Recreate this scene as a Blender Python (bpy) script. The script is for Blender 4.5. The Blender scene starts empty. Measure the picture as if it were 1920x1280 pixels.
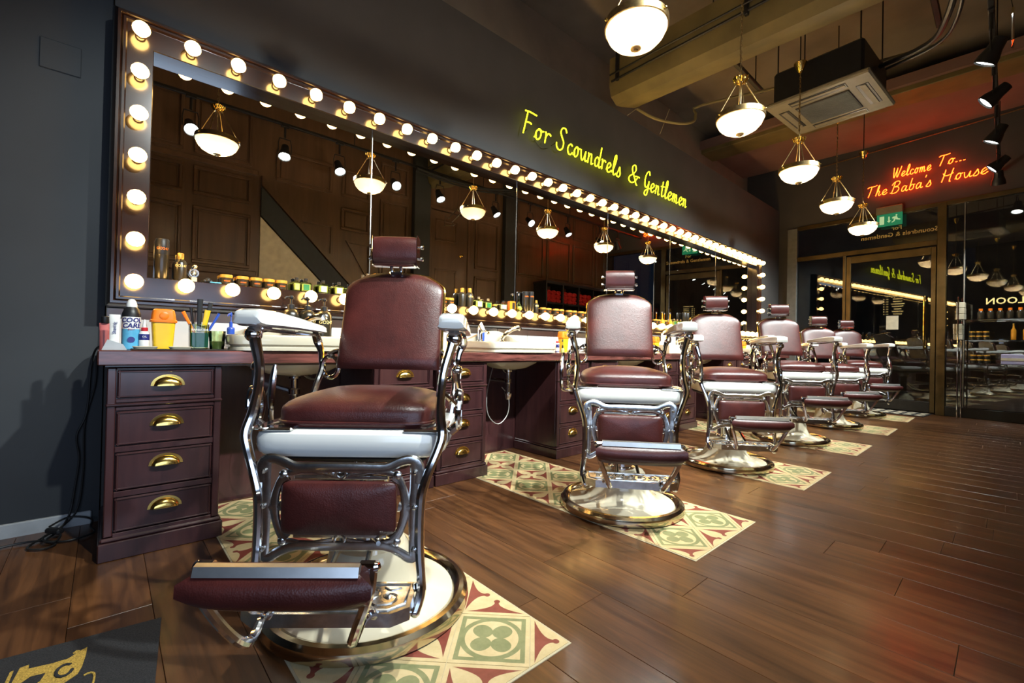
import bpy, math, random
from math import pi, sin, cos, radians, sqrt
from mathutils import Matrix, Vector
random.seed(7)
SC = bpy.context.scene
COL = SC.collection
# ------------------------------------------------------------------ camera
cd = bpy.data.cameras.new('camera'); cam = bpy.data.objects.new('camera', cd); COL.objects.link(cam)
FPX = 843.0
cd.sensor_width = 36.0; cd.lens = FPX / 1920 * 36.0; cd.clip_start = .02; cd.clip_end = 100
_yaw, _pit, _rol = radians(47.878), radians(.49), radians(1.222)
_f = Vector((cos(_yaw)*cos(_pit), sin(_yaw)*cos(_pit), sin(_pit))); _r = Vector((sin(_yaw), -cos(_yaw), 0)); _u = _r.cross(_f)
_r2 = cos(_rol)*_r + sin(_rol)*_u; _u2 = -sin(_rol)*_r + cos(_rol)*_u
cam.matrix_world = Matrix(((_r2.x, _u2.x, -_f.x, 0), (_r2.y, _u2.y, -_f.y, 0), (_r2.z, _u2.z, -_f.z, .84), (0, 0, 0, 1)))
SC.camera = cam
# ------------------------------------------------------------------ world, exposure, large lights
SC.view_settings.view_transform = 'Standard'; SC.view_settings.look = 'None'
SC.view_settings.exposure = 0.1; SC.view_settings.gamma = 1.0
SC.view_settings.use_curve_mapping = False
W = bpy.data.worlds.new('night'); SC.world = W; W.use_nodes = True
W.node_tree.nodes['Background'].inputs[0].default_value = (.25, .4, .8, 1)
W.node_tree.nodes['Background'].inputs[1].default_value = .02
SC.cycles.max_bounces = 8; SC.cycles.glossy_bounces = 6; SC.cycles.diffuse_bounces = 4
SC.cycles.transmission_bounces = 8; SC.cycles.transparent_max_bounces = 12
SC.cycles.caustics_reflective = False; SC.cycles.caustics_refractive = False
SC.cycles.sample_clamp_indirect = 40.0
SC.cycles.use_denoising = True
BULB_E, SPOT_W, PEND_W, SKY_W = 25.0, 185.0, 60.0, 30.0
def area(name, loc, rot, sx, sy, w, colr):
    l = bpy.data.lights.new(name, 'AREA'); l.shape = 'RECTANGLE'; l.size = sx; l.size_y = sy; l.energy = w; l.color = colr
    o = bpy.data.objects.new(name, l); o.location = loc; o.rotation_euler = rot; COL.objects.link(o); return o
# added light: assumed cool daylight from an unseen side-wall window behind the camera
area('street_window_light', (-.35, -.70, .95), (radians(90), 0, 0), 2.9, 1.0, SKY_W, (.55, .72, 1.0))
# ------------------------------------------------------------------ materials
class G:
    """tiny node-graph helper: values are sockets or numbers"""
    def __init__(s, mat): s.t = mat.node_tree
    def n(s, typ, **kw):
        x = s.t.nodes.new(typ)
        for k, v in kw.items(): setattr(x, k, v)
        return x
    def put(s, sock, v):
        if hasattr(v, 'is_linked') or isinstance(v, bpy.types.NodeSocket): s.t.links.new(v, sock)
        else: sock.default_value = v
    def m(s, op, a, b=0.0, c=0.0):
        x = s.n('ShaderNodeMath', operation=op); s.put(x.inputs[0], a); s.put(x.inputs[1], b); s.put(x.inputs[2], c); return x.outputs[0]
    def mix(s, f, a, b):
        x = s.n('ShaderNodeMix', data_type='RGBA'); s.put(x.inputs[0], f); s.put(x.inputs[6], a); s.put(x.inputs[7], b); return x.outputs[2]
    def ramp(s, f, stops):
        x = s.n('ShaderNodeValToRGB'); s.put(x.inputs[0], f); e = x.color_ramp.elements
        e[0].position, e[0].color = stops[0][0], stops[0][1]
        e[1].position, e[1].color = stops[-1][0], stops[-1][1]
        for p, c in stops[1:-1]:
            q = e.new(p); q.color = c
        return x.outputs[0]
    def coord(s, scale=(1, 1, 1), rnd=False, kind='Object'):
        tc = s.n('ShaderNodeTexCoord'); mp = s.n('ShaderNodeMapping'); s.put(mp.inputs[0], tc.outputs[kind]); mp.inputs[3].default_value = scale
        if rnd:
            oi = s.n('ShaderNodeObjectInfo'); v = s.n('ShaderNodeVectorMath', operation='SCALE'); v.inputs[0].default_value = (31, 17, 23)
            s.put(v.inputs[3], oi.outputs['Random']); s.put(mp.inputs[1], v.outputs[0]); s.rnd = oi.outputs['Random']
        return mp.outputs[0]
    def noise(s, vec, scale, detail=3, rough=.5, dist=0.0):
        x = s.n('ShaderNodeTexNoise'); s.put(x.inputs['Vector'], vec); x.inputs['Scale'].default_value = scale; x.inputs['Detail'].default_value = detail
        x.inputs['Roughness'].default_value = rough; x.inputs['Distortion'].default_value = dist; return x.outputs[0]
    def bump(s, h, strength, dist=.002):
        x = s.n('ShaderNodeBump'); s.put(x.inputs['Height'], h); x.inputs['Strength'].default_value = strength; x.inputs['Distance'].default_value = dist; return x.outputs[0]
def c4(c): return (c[0], c[1], c[2], 1.0)
def base(name):
    m = bpy.data.materials.new(name); m.use_nodes = True
    return m, m.node_tree.nodes['Principled BSDF'], G(m)
def plain(name, col, rough=.5, metal=0.0, coat=0.0, spec=.5, vary=.12, scale=14.0, bump=0.0, emit=None, es=0.0, trans=0.0, ior=1.45, alpha=1.0):
    m, b, g = base(name)
    v = g.noise(g.coord(), scale, 4)
    lo = tuple(x*(1-vary) for x in col); hi = tuple(min(1, x*(1+vary)) for x in col)
    g.put(b.inputs['Base Color'], g.ramp(v, [(.3, c4(lo)), (.7, c4(hi))]))
    b.inputs['Roughness'].default_value = rough; b.inputs['Metallic'].default_value = metal
    b.inputs['Coat Weight'].default_value = coat; b.inputs['Coat Roughness'].default_value = .08
    b.inputs['Specular IOR Level'].default_value = spec; b.inputs['IOR'].default_value = ior
    b.inputs['Transmission Weight'].default_value = trans; b.inputs['Alpha'].default_value = alpha
    if emit: b.inputs['Emission Color'].default_value = c4(emit); b.inputs['Emission Strength'].default_value = es
    if bump: g.put(b.inputs['Normal'], g.bump(v, bump))
    return m
def wood(name, dark, lite, grain=(1, 1, .06), scale=26, rough=.3, coat=.3, bump=.12, rnd=True, vary=0.0):
    m, b, g = base(name)
    vec = g.coord(grain, rnd)
    f = g.noise(vec, scale, 6, .6, .6); f2 = g.noise(vec, scale*.22, 2, .5, 1.5)
    t = g.m('ADD', g.m('MULTIPLY', f, .6), g.m('MULTIPLY', f2, .4))
    c = g.ramp(t, [(.33, c4(dark)), (.52, c4(tuple((a+bb)/2 for a, bb in zip(dark, lite)))), (.68, c4(lite))])
    if vary:
        k = g.m('ADD', 1-vary, g.m('MULTIPLY', g.rnd, 2*vary)); x = g.n('ShaderNodeVectorMath', operation='SCALE'); g.put(x.inputs[0], c); g.put(x.inputs[3], k); c = x.outputs[0]
    g.put(b.inputs['Base Color'], c)
    b.inputs['Roughness'].default_value = rough; b.inputs['Coat Weight'].default_value = coat; b.inputs['Coat Roughness'].default_value = .12
    g.put(b.inputs['Normal'], g.bump(f, bump))
    return m
def emission(name, col, s):
    m, b, g = base(name); b.inputs['Base Color'].default_value = c4(col); b.inputs['Emission Color'].default_value = c4(col); b.inputs['Emission Strength'].default_value = s
    return m
M = {}
M['wall'] = plain('charcoal_paint', (.062, .059, .058), .75, vary=.1, scale=3, bump=.05)
M['wall_grey'] = plain('slate_paint', (.036, .040, .045), .7, vary=.08, scale=3, bump=.05)
M['ceiling'] = plain('soot_brown_ceiling', (.24, .20, .155), .85, vary=.2, scale=2)
M['soffit'] = plain('soffit_paint', (.26, .15, .12), .85, vary=.15, scale=2)  # ceiling brown reddened, so the neon's red glow is partly in the colour
M['olive'] = plain('olive_drab_paint', (.19, .148, .055), .6, vary=.25, scale=3)
M['skirting'] = plain('grey_skirting_paint', (.42, .44, .45), .5)
M['black'] = plain('black_metal', (.012, .012, .013), .4, vary=.2)
M['rubber'] = plain('black_rubber', (.01, .01, .011), .55)
M['chrome'] = plain('polished_chrome', (.72, .73, .75), .09, 1.0, vary=.06, scale=20)
M['steel'] = plain('cast_aluminium', (.66, .65, .63), .2, 1.0, vary=.2, scale=40, bump=.15)
M['ring'] = plain('worn_nickel_ring', (.55, .47, .33), .14, 1.0, vary=.15, scale=10)
M['brass'] = plain('polished_brass', (.85, .58, .16), .16, 1.0, vary=.1, scale=30)
M['antique'] = plain('antique_brass', (.5, .36, .17), .28, 1.0, vary=.25, scale=60)
M['nickel'] = plain('brushed_nickel', (.6, .5, .36), .3, 1.0, vary=.2, scale=50)
M['enamel'] = plain('white_porcelain_enamel', (.78, .77, .72), .12, coat=.6, vary=.03, scale=5)
M['cream_enamel'] = plain('ivory_enamel', (.70, .63, .47), .15, coat=.6, vary=.06, scale=9)
M['ceramic'] = plain('white_ceramic', (.46, .42, .33), .1, coat=.5, vary=.02)
M['tilewhite'] = plain('matt_white_tile', (.62, .60, .57), .35, vary=.05, scale=8)
M['mahogany'] = wood('mahogany_lacquer', (.022, .0075, .009), (.052, .018, .018), (1, 1, .08), 30, .28, .35)
M['mahogany_x'] = wood('mahogany_worktop', (.010, .003, .003), (.21, .068, .055), (.13, 1, 1), 34, .22, .5)
M['frame'] = wood('dark_mahogany_frame', (.0055, .0022, .0016), (.015, .006, .004), (.4, .4, .4), 18, .22, .7, .06)
M['panelling'] = wood('brown_oak_panelling', (.085, .047, .026), (.16, .088, .048), (1, 1, .08), 14, .35, .2)
M['stringer'] = plain('dark_grey_stringer', (.03, .032, .03), .6)
M['plaster'] = plain('pale_plaster', (.90, .88, .74), .8)
M['redtowel'] = plain('red_towelling', (.45, .016, .016), .95, vary=.4, scale=90, bump=.6)
M['mirror'] = plain('mirror_silvering', (.80, .79, .76), .0, 1.0, vary=.0)
M['brasstext'] = plain('gold_lettering', (.85, .66, .26), .6)
M['satin'] = plain('satin_nickel', (.70, .70, .68), .32, 1.0, vary=.08, scale=30)
def leather_mat():
    m, b, g = base('oxblood_leather'); vec = g.coord()
    f = g.noise(vec, 9, 4, .6); v = g.n('ShaderNodeTexVoronoi'); g.put(v.inputs['Vector'], vec); v.inputs['Scale'].default_value = 260
    w = g.noise(vec, 34, 3, .6, 1.2)
    g.put(b.inputs['Base Color'], g.ramp(f, [(.3, (.036, .0068, .0060, 1)), (.7, (.070, .0135, .011, 1))]))
    b.inputs['Roughness'].default_value = .37; b.inputs['Specular IOR Level'].default_value = .5
    h = g.m('ADD', g.m('MULTIPLY', v.outputs['Distance'], .35), g.m('MULTIPLY', w, .65))
    g.put(b.inputs['Normal'], g.bump(h, .28, .003)); return m
M['leather'] = leather_mat()
M['plank'] = wood('smoked_oak_plank', (.030, .0115, .0045), (.150, .060, .021), (1, .07, 1), 34, .30, .1, .16, True, .13)
def tile_mat(kind):
    m, b, g = base('encaustic_tile_' + kind)
    uv = g.n('ShaderNodeUVMap'); sp = g.n('ShaderNodeSeparateXYZ'); g.put(sp.inputs[0], uv.outputs[0])
    u = g.m('ABSOLUTE', g.m('SUBTRACT', g.m('MULTIPLY', sp.outputs[0], 2), 1)); v = g.m('ABSOLUTE', g.m('SUBTRACT', g.m('MULTIPLY', sp.outputs[1], 2), 1))
    mx = g.m('MAXIMUM', u, v); mn = g.m('MINIMUM', u, v)
    AND = lambda a, bb: g.m('MULTIPLY', a, bb); OR = lambda a, bb: g.m('MAXIMUM', a, bb)
    lt = lambda a, x: g.m('LESS_THAN', a, x); gt = lambda a, x: g.m('GREATER_THAN', a, x)
    nz = g.noise(g.coord((1, 1, 1), True), 26, 5, .7)
    cream = g.ramp(nz, [(.3, (.50, .37, .18, 1)), (.7, (.61, .47, .25, 1))])
    if kind == 'green':
        r = g.m('SQRT', g.m('ADD', g.m('MULTIPLY', u, u), g.m('MULTIPLY', v, v)))
        sq = AND(lt(mx, .88), gt(mx, .76)); ring = AND(AND(lt(r, .84), gt(r, .70)), lt(mx, .88))
        a = g.m('MULTIPLY', g.m('SUBTRACT', g.m('ADD', u, v), .50), .7071*1.0); c = g.m('MULTIPLY', g.m('SUBTRACT', u, v), .7071)
        a = g.m('SUBTRACT', g.m('MULTIPLY', g.m('ADD', u, v), .7071), .365)
        e = g.m('ADD', g.m('POWER', g.m('DIVIDE', g.m('ABSOLUTE', a), .275), 2.2), g.m('POWER', g.m('DIVIDE', g.m('ABSOLUTE', c), .245), 2.2))
        pet = lt(e, 1.0)
        mask = OR(OR(sq, ring), pet)
        col = g.ramp(nz, [(.3, (.165, .175, .075, 1)), (.7, (.24, .24, .11, 1))])
    else:
        t = g.m('DIVIDE', g.m('SUBTRACT', mx, .34), .54)
        wd = g.m('ADD', .055, g.m('MULTIPLY', .78, g.m('POWER', g.m('MAXIMUM', t, 0.0), 2.6)))
        tri = AND(AND(lt(mn, wd), lt(mx, .88)), gt(mx, .30))
        kx = g.m('SUBTRACT', mx, .33); kn = lt(g.m('ADD', g.m('MULTIPLY', kx, kx), g.m('MULTIPLY', mn, mn)), .0081)
        mask = OR(tri, kn)
        col = g.ramp(nz, [(.3, (.17, .035, .022, 1)), (.7, (.25, .06, .04, 1))])
    g.put(b.inputs['Base Color'], g.mix(mask, cream, col))
    b.inputs['Roughness'].default_value = .42; g.put(b.inputs['Normal'], g.bump(nz, .08, .001)); return m
M['tile_green'] = tile_mat('green'); M['tile_red'] = tile_mat('red')
M['grout'] = plain('cream_grout', (.5, .42, .27), .8)
M['bulb'] = emission('bulb_glow', (1.0, .58, .17), BULB_E)
M['spotlens'] = emission('spot_lens', (.93, 1.0, .95), 20)
M['neon_y'] = emission('yellow_neon', (.80, .84, .02), 3.0)
M['neon_r'] = emission('red_neon', (1.0, .045, .004), 20)
def bowl_mat():
    m, b, g = base('frosted_alabaster_glass')
    out = m.node_tree.nodes['Material Output']
    tr = g.n('ShaderNodeBsdfTranslucent'); tr.inputs[0].default_value = (.085, .070, .048, 1)
    b.inputs['Base Color'].default_value = (.80, .74, .64, 1); b.inputs['Roughness'].default_value = .25
    x = g.n('ShaderNodeMixShader'); g.put(x.inputs[0], g.m('ADD', .62, g.m('MULTIPLY', g.noise(g.coord(), 7, 3), .16))); g.put(x.inputs[1], b.outputs[0]); g.put(x.inputs[2], tr.outputs[0]); g.put(out.inputs[0], x.outputs[0]); return m
M['bowl'] = bowl_mat()
def pane_mat(name, tint, ior=1.75):
    m, b, g = base(name); out = m.node_tree.nodes['Material Output']
    t = g.n('ShaderNodeBsdfTransparent'); t.inputs[0].default_value = c4(tint)
    gl = g.n('ShaderNodeBsdfGlossy'); gl.inputs['Roughness'].default_value = 0.0; gl.inputs[0].default_value = (1, 1, 1, 1)
    fr = g.n('ShaderNodeFresnel'); fr.inputs[0].default_value = ior
    x = g.n('ShaderNodeMixShader'); g.put(x.inputs[0], fr.outputs[0]); g.put(x.inputs[1], t.outputs[0]); g.put(x.inputs[2], gl.outputs[0]); g.put(out.inputs[0], x.outputs[0]); return m
M['pane'] = pane_mat('window_glass', (.85, .88, .86))
M['clear'] = pane_mat('bottle_glass', (.90, .96, .80), 1.5)
M['greenglass'] = pane_mat('green_liquid_glass', (.02, .16, .09), 1.5)
M['darkgreen'] = plain('dark_green_liquid', (.006, .05, .028), .12, coat=.5)
M['amber'] = plain('amber_cologne', (.75, .30, .03), .1, coat=.5, emit=None)
M['blackgold'] = plain('smoked_amber_plastic', (.020, .016, .009), .28, coat=.3)
M['gold'] = plain('gold_cap', (.85, .50, .10), .25, .6)
M['orange'] = plain('orange_plastic', (.85, .20, .012), .35)
M['yellow'] = plain('yellow_plastic', (.85, .52, .02), .3)
M['white'] = plain('white_plastic', (.78, .77, .73), .35)
M['skyblue'] = plain('light_blue_print', (.10, .40, .62), .3)
M['navy'] = plain('navy_print', (.025, .03, .18), .3)
M['blue'] = plain('blue_plastic', (.02, .07, .40), .3)
M['redp'] = plain('red_plastic', (.55, .02, .03), .35)
M['pinktube'] = plain('coral_tube', (.55, .14, .13), .35)
M['teal'] = plain('teal_plastic', (.01, .16, .16), .35)
M['limelabel'] = plain('pale_lime_liquid', (.50, .55, .16), .15, coat=.4)
M['greenlabel'] = plain('bottle_green_label', (.01, .13, .045), .4)
M['creamlabel'] = plain('cream_label', (.72, .66, .48), .5)
M['paper'] = plain('cream_paper', (.62, .56, .42), .7)
M['lavender'] = plain('lavender_card', (.42, .40, .62), .6)
M['exitgreen'] = emission('exit_green', (.01, .23, .11), .45)
M['exitwhite'] = emission('exit_pictogram', (.45, .70, .40), .5)
M['grey'] = plain('grey_plastic', (.16, .17, .17), .5)
M['acwhite'] = plain('olive_white_casing', (.22, .19, .12), .5)
M['grille'] = plain('dark_grille', (.05, .045, .04), .5)
M['carpet'] = plain('black_mat_pile', (.018, .018, .020), .95, vary=.6, scale=300, bump=.8)
M['goldpile'] = plain('gold_mat_pile', (.42, .27, .05), .95, vary=.5, scale=300, bump=.8)
M['bronze'] = plain('bronze_door_frame', (.11, .075, .03), .35, .7, vary=.25, scale=6)
M['darkframe'] = plain('dark_bronze_sill', (.02, .017, .014), .45)
M['cable'] = plain('black_cable_sheath', (.012, .012, .012), .5)
M['hose'] = plain('grey_hose', (.35, .34, .32), .3, .6)
# ------------------------------------------------------------------ mesh helpers
def crom(pts, k=4, closed=False):
    """Catmull-Rom through points; each item may be any-length tuple"""
    n = len(pts); out = []
    rng = range(n if closed else n-1)
    for i in rng:
        p1, p2 = pts[i], pts[(i+1) % n]
        p0 = pts[i-1] if (i > 0 or closed) else p1
        p3 = pts[(i+2) % n] if (i+2 < n or closed) else p2
        for j in range(k):
            t = j/k
            out.append(tuple(.5*((2*b)+(-a+c)*t+(2*a-5*b+4*c-d)*t*t+(-a+3*b-3*c+d)*t*t*t) for a, b, c, d in zip(p0, p1, p2, p3)))
    if not closed: out.append(tuple(pts[-1]))
    return out
def supel(w, d, n=20, e=2.0):
    o = []
    for i in range(n):
        a = 2*pi*(i+.5)/n; c, s = cos(a), sin(a)
        o.append((w*math.copysign(abs(c)**(2/e), c), d*math.copysign(abs(s)**(2/e), s)))
    return o
class MB:
    def __init__(s): s.v = []; s.f = []; s.uv = None
    def add(s, vs, fs):
        k = len(s.v); s.v += [tuple(x) for x in vs]; s.f += [tuple(k+i for i in f) for f in fs]; return s
    def box(s, c, d, b=0.0, rot=None):
        x, y, z = (q/2 for q in d); b = min(b, x*.98, y*.98, z*.98)
        if b <= 0:
            vs = [(i*x, j*y, k*z) for i in (-1, 1) for j in (-1, 1) for k in (-1, 1)]
            fs = [(0, 1, 3, 2), (4, 6, 7, 5), (0, 4, 5, 1), (2, 3, 7, 6), (0, 2, 6, 4), (1, 5, 7, 3)]
        else:
            vs = []; ix = {}
            for i in (-1, 1):
                for j in (-1, 1):
                    for k in (-1, 1):
                        for ax in range(3):
                            p = [i*(x-b), j*(y-b), k*(z-b)]; p[ax] = (i*x, j*y, k*z)[ax]
                            ix[(i, j, k, ax)] = len(vs); vs.append(tuple(p))
            fs = []
            S = (-1, 1)
            for ax in range(3):
                for sg in S:
                    q = []
                    for (m, n) in ((-1, -1), (1, -1), (1, 1), (-1, 1)):
                        t = [m, n]; t.insert(ax, sg); q.append(ix[(*t, ax)])
                    if (sg < 0) != (ax == 1): q.reverse()
                    fs.append(tuple(q))
            for ax in range(3):
                o = [a for a in range(3) if a != ax]
                for m in S:
                    for n in S:
                        q = []
                        for e, a in ((-1, o[0]), (1, o[0]), (1, o[1]), (-1, o[1])):
                            t = [0, 0, 0]; t[ax] = e; t[o[0]] = m; t[o[1]] = n; q.append(ix[(*t, a)])
                        if (m*n > 0) == (ax == 1): q.reverse()
                        fs.append(tuple(q))
            for i in S:
                for j in S:
                    for k in S:
                        q = [ix[(i, j, k, a)] for a in range(3)]
                        if i*j*k < 0: q.reverse()
                        fs.append(tuple(q))
        if rot: vs = [tuple(rot @ Vector(p)) for p in vs]
        return s.add([(p[0]+c[0], p[1]+c[1], p[2]+c[2]) for p in vs], fs)
    def loft(s, rings, cap=True, closed=False):
        n = len(rings[0]); vs = [p for r in rings for p in r]; fs = []
        m = len(rings)
        for i in range(m if closed else m-1):
            a, b = i*n, ((i+1) % m)*n
            for j in range(n):
                k = (j+1) % n; fs.append((a+j, a+k, b+k, b+j))
        if cap and not closed:
            fs.append(tuple(range(n-1, -1, -1))); fs.append(tuple((m-1)*n+j for j in range(n)))
        return s.add(vs, fs)
    def lathe(s, prof, c=(0, 0, 0), n=24, ax='z', cap=True):
        rings = []
        for r, h in prof:
            ring = []
            for j in range(n):
                a = 2*pi*j/n; p = (r*cos(a), r*sin(a), h)
                if ax == 'y': p = (p[0], -p[2], p[1])
                elif ax == 'x': p = (p[2], p[0], p[1])
                ring.append((p[0]+c[0], p[1]+c[1], p[2]+c[2]))
            rings.append(ring)
        return s.loft(rings, cap)
    def tube(s, pts, r, n=8, k=4, closed=False, flat=None, up=(0, 0, 1)):
        """sweep; r number or per-point list; flat=(a,b) scales the section along normal/binormal; up steers the normal"""
        rr = r if isinstance(r, (list, tuple)) else [r]*len(pts)
        q = [(*p, w) for p, w in zip(pts, rr)]
        if k > 1: q = crom(q, k, closed)
        P = [Vector(p[:3]) for p in q]; m = len(P); rings = []
        up = Vector(up); nrm = None
        for i in range(m):
            if closed: t = P[(i+1) % m]-P[i-1]
            else: t = P[min(i+1, m-1)]-P[max(i-1, 0)]
            if t.length < 1e-9: t = Vector((0, 0, 1))
            t.normalize()
            if flat or nrm is None:
                nrm = up-t*up.dot(t)
                if nrm.length < .05: nrm = Vector((1, 0, 0))-t*t.x
                if nrm.length < .05: nrm = Vector((0, 1, 0))-t*t.y
            else:
                nrm = nrm-t*nrm.dot(t)
            nrm.normalize(); b = t.cross(nrm); a1, a2 = flat or (1, 1)
            rings.append([tuple(P[i]+q[i][3]*(cos(2*pi*j/n)*a1*nrm+sin(2*pi*j/n)*a2*b)) for j in range(n)])
        return s.loft(rings, True, closed)
    def prism(s, poly, z0, z1, f=None):
        """polygon in (a,b) extruded; f maps (a,b,h)->xyz"""
        f = f or (lambda a, b, h: (a, b, h)); n = len(poly)
        ar = sum(poly[i][0]*poly[(i+1) % n][1]-poly[(i+1) % n][0]*poly[i][1] for i in range(n))
        if ar < 0: poly = poly[::-1]
        vs = [f(a, b, z0) for a, b in poly]+[f(a, b, z1) for a, b in poly]
        fs = [tuple(range(n-1, -1, -1)), tuple(range(n, 2*n))]+[(i, (i+1) % n, n+(i+1) % n, n+i) for i in range(n)]
        return s.add(vs, fs)
    def ball(s, c, r, n=12, m=8, sq=(1, 1, 1)):
        return s.lathe2([(r*sin(pi*i/m), -r*cos(pi*i/m)) for i in range(m+1)], c, n, sq)
    def lathe2(s, prof, c, n, sq):
        prof = [(max(a, 1e-4), b) for a, b in prof]
        return s.loft([[(c[0]+r*cos(2*pi*j/n)*sq[0], c[1]+r*sin(2*pi*j/n)*sq[1], c[2]+h*sq[2]) for j in range(n)] for r, h in prof])
    def cushion(s, w, d, h, c, e=4, crown=.5, n=28, m=6):
        """pad: sides up to crown*h, then domed top"""
        rings = [[(c[0]+x, c[1]+y, c[2]) for x, y in supel(w*.965, d*.965, n, e)], [(c[0]+x, c[1]+y, c[2]+h*.12) for x, y in supel(w, d, n, e)],
                 [(c[0]+x, c[1]+y, c[2]+h*crown) for x, y in supel(w, d, n, e)]]
        for i in range(1, m+1):
            a = i/m*pi/2; k = cos(a)**.8 if i < m else .02
            rings.append([(c[0]+x, c[1]+y, c[2]+h*(crown+(1-crown)*sin(a))) for x, y in supel(w*k, d*k, n, 2+(e-2)*k)])
        return s.loft(rings)
    def xf(s, mat): s.v = [tuple(mat @ Vector(p)) for p in s.v]; return s
    def mesh(s, name, mat, ang=32):
        me = bpy.data.meshes.new(name); me.from_pydata(s.v, [], s.f); me.materials.append(M[mat] if isinstance(mat, str) else mat)
        me.validate()
        if ang:
            me.shade_smooth(); me.set_sharp_from_angle(angle=radians(ang))
        return me
    def build(s, name, mat, parent=None, loc=(0, 0, 0), ang=32, fix=True):
        me = s.mesh(name, mat, ang)
        if fix: fixn(me)
        o = bpy.data.objects.new(name, me); COL.objects.link(o); o.location = loc
        if parent is not None: o.parent = parent
        return o
import bmesh
def fixn(me):
    bm = bmesh.new(); bm.from_mesh(me); bmesh.ops.recalc_face_normals(bm, faces=bm.faces); bm.to_mesh(me); bm.free()
def tag(o, label=None, cat=None, group=None, kind=None):
    for k, v in (('label', label), ('category', cat), ('group', group), ('kind', kind)):
        if v: o[k] = v
    return o
def thing(name, label, cat, loc=(0, 0, 0), rz=0.0, group=None):
    o = bpy.data.objects.new(name, None); COL.objects.link(o); o.location = loc; o.rotation_euler = (0, 0, rz); o.empty_display_size = .1
    return tag(o, label, cat, group)
KIDS = {}
def copy_tree(o, parent=None):
    c = o.copy(); COL.objects.link(c)
    if parent is not None: c.parent = parent
    for ch in list(o.children): copy_tree(ch, c)
    return c
def struct(o): o['kind'] = 'structure'; return o
def text_mesh(txt, size, depth=.0006, bold=0.0, shear=0.0, spacing=1.0):
    cu = bpy.data.curves.new('lettering', 'FONT'); cu.body = txt; cu.size = size; cu.extrude = depth; cu.align_x = 'CENTER'; cu.align_y = 'CENTER'; cu.offset = bold; cu.shear = shear; cu.space_character = spacing
    cu.resolution_u = 2
    o = bpy.data.objects.new('lettering', cu); COL.objects.link(o)
    me = bpy.data.meshes.new_from_object(o.evaluated_get(bpy.context.evaluated_depsgraph_get()))
    bpy.data.objects.remove(o); bpy.data.curves.remove(cu); me.name = 'lettering'
    return me
def put_text(txt, size, mat, parent, loc, right=(1, 0, 0), up=(0, 0, 1), wrap=0.0, name='lettering', **kw):
    """flat lettering; wrap>0 bends it round a vertical cylinder of that radius about loc (facing -right x up ...)"""
    me = text_mesh(txt, size, **kw); r, u = Vector(right).normalized(), Vector(up).normalized(); nn = r.cross(u)
    for v in me.vertices:
        x, y, z = v.co
        if wrap:
            a = x/wrap; p = r*((wrap+z)*sin(a))+nn*((wrap+z)*cos(a))+u*y
        else: p = r*x+u*y+nn*z
        v.co = p+Vector(loc)
    me.materials.clear(); me.materials.append(M[mat])
    o = bpy.data.objects.new(name, me); COL.objects.link(o)
    if parent is not None: o.parent = parent
    return o
# ------------------------------------------------------------------ room shell
XL, XE, YR = -3.0, 8.68, -.75          # rear wall, shop front, panelled side wall
YW, YM = 2.78, 2.745                   # wall beside the mirror, wall behind the mirror
ZC, ZW = 4.3, 3.30
fl = struct(MB().box(((XL+9.2)/2, 1.0, -.06), (9.2-XL+.4, 4.4, .1)).build('floor', 'rubber', ang=0))
PW, PL = .192, [1.15, 1.42, .86, 1.6, 1.05]
D = .309; PX = [.373, 1.756, 3.156, 4.547, 5.938, 7.306]; PY0 = .83
def plank(x0, x1, y0, y1):
    g = .0006; c = ((x0+x1)/2, (y0+y1)/2); a, b = (x1-x0)/2-g, (y1-y0)/2-g; e = .0009; t = .010
    vs = [(i*a, j*b, -t) for i, j in ((-1, -1), (1, -1), (1, 1), (-1, 1))]+[(i*a, j*b, -e) for i, j in ((-1, -1), (1, -1), (1, 1), (-1, 1))]+[(i*(a-e), j*(b-e), 0) for i, j in ((-1, -1), (1, -1), (1, 1), (-1, 1))]
    fs = [(8, 9, 10, 11)]+[(k+i, k+(i+1) % 4, k+4+(i+1) % 4, k+4+i) for k in (0, 4) for i in range(4)]
    m = MB(); m.add(vs, fs); return m.build('plank', 'plank', fl, (c[0], c[1], 0), ang=0, fix=False)
rng = random.Random(3); x = -1.6; row = 0
while x < XE+.24:
    x1 = min(x+PW, XE+.25); y = YR-rng.random()*.9; ytop = YW
    while y < ytop:
        y1 = y+PL[rng.randrange(5)]
        a, b = max(y, YR), min(y1, ytop)
        if b-a > .04: plank(x, x1, a, b)
        y = y1
    x = x1; row += 1
plank(XL, -1.6, YR, YW)
# encaustic tile inlays laid on the diagonal
def clip(poly, ax, s, lim):
    out = []
    for i in range(len(poly)):
        p, q = poly[i], poly[(i+1) % len(poly)]; fp, fq = s*(p[ax]-lim), s*(q[ax]-lim)
        if fp >= -1e-9: out.append(p)
        if (fp > 1e-9 and fq < -1e-9) or (fp < -1e-9 and fq > 1e-9):
            t = fp/(fp-fq); out.append((p[0]+(q[0]-p[0])*t, p[1]+(q[1]-p[1])*t))
    return out
TM = {}
def tile_mesh(kind, cx0, cx1, cy0, cy1):
    key = (kind, cx0, cx1, cy0, cy1)
    if key in TM: return TM[key]
    h = D/2-.0014; poly = [(h, 0), (0, h), (-h, 0), (0, -h)]
    if cx0: poly = clip(poly, 0, 1, .0004)
    if cx1: poly = clip(poly, 0, -1, -.0004)
    if cy0: poly = clip(poly, 1, 1, .0004)
    if cy1: poly = clip(poly, 1, -1, -.0004)
    m = MB(); m.prism(poly, 0, .004); me = m.mesh('tile', 'tile_'+kind, 0); fixn(me)
    uv = me.uv_layers.new(name='UVMap')
    for l in me.loops:
        p = me.vertices[l.vertex_index].co; uv.data[l.index].uv = ((p.x+p.y)/D+.5, (p.y-p.x)/D+.5)
    TM[key] = me; return me
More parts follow.
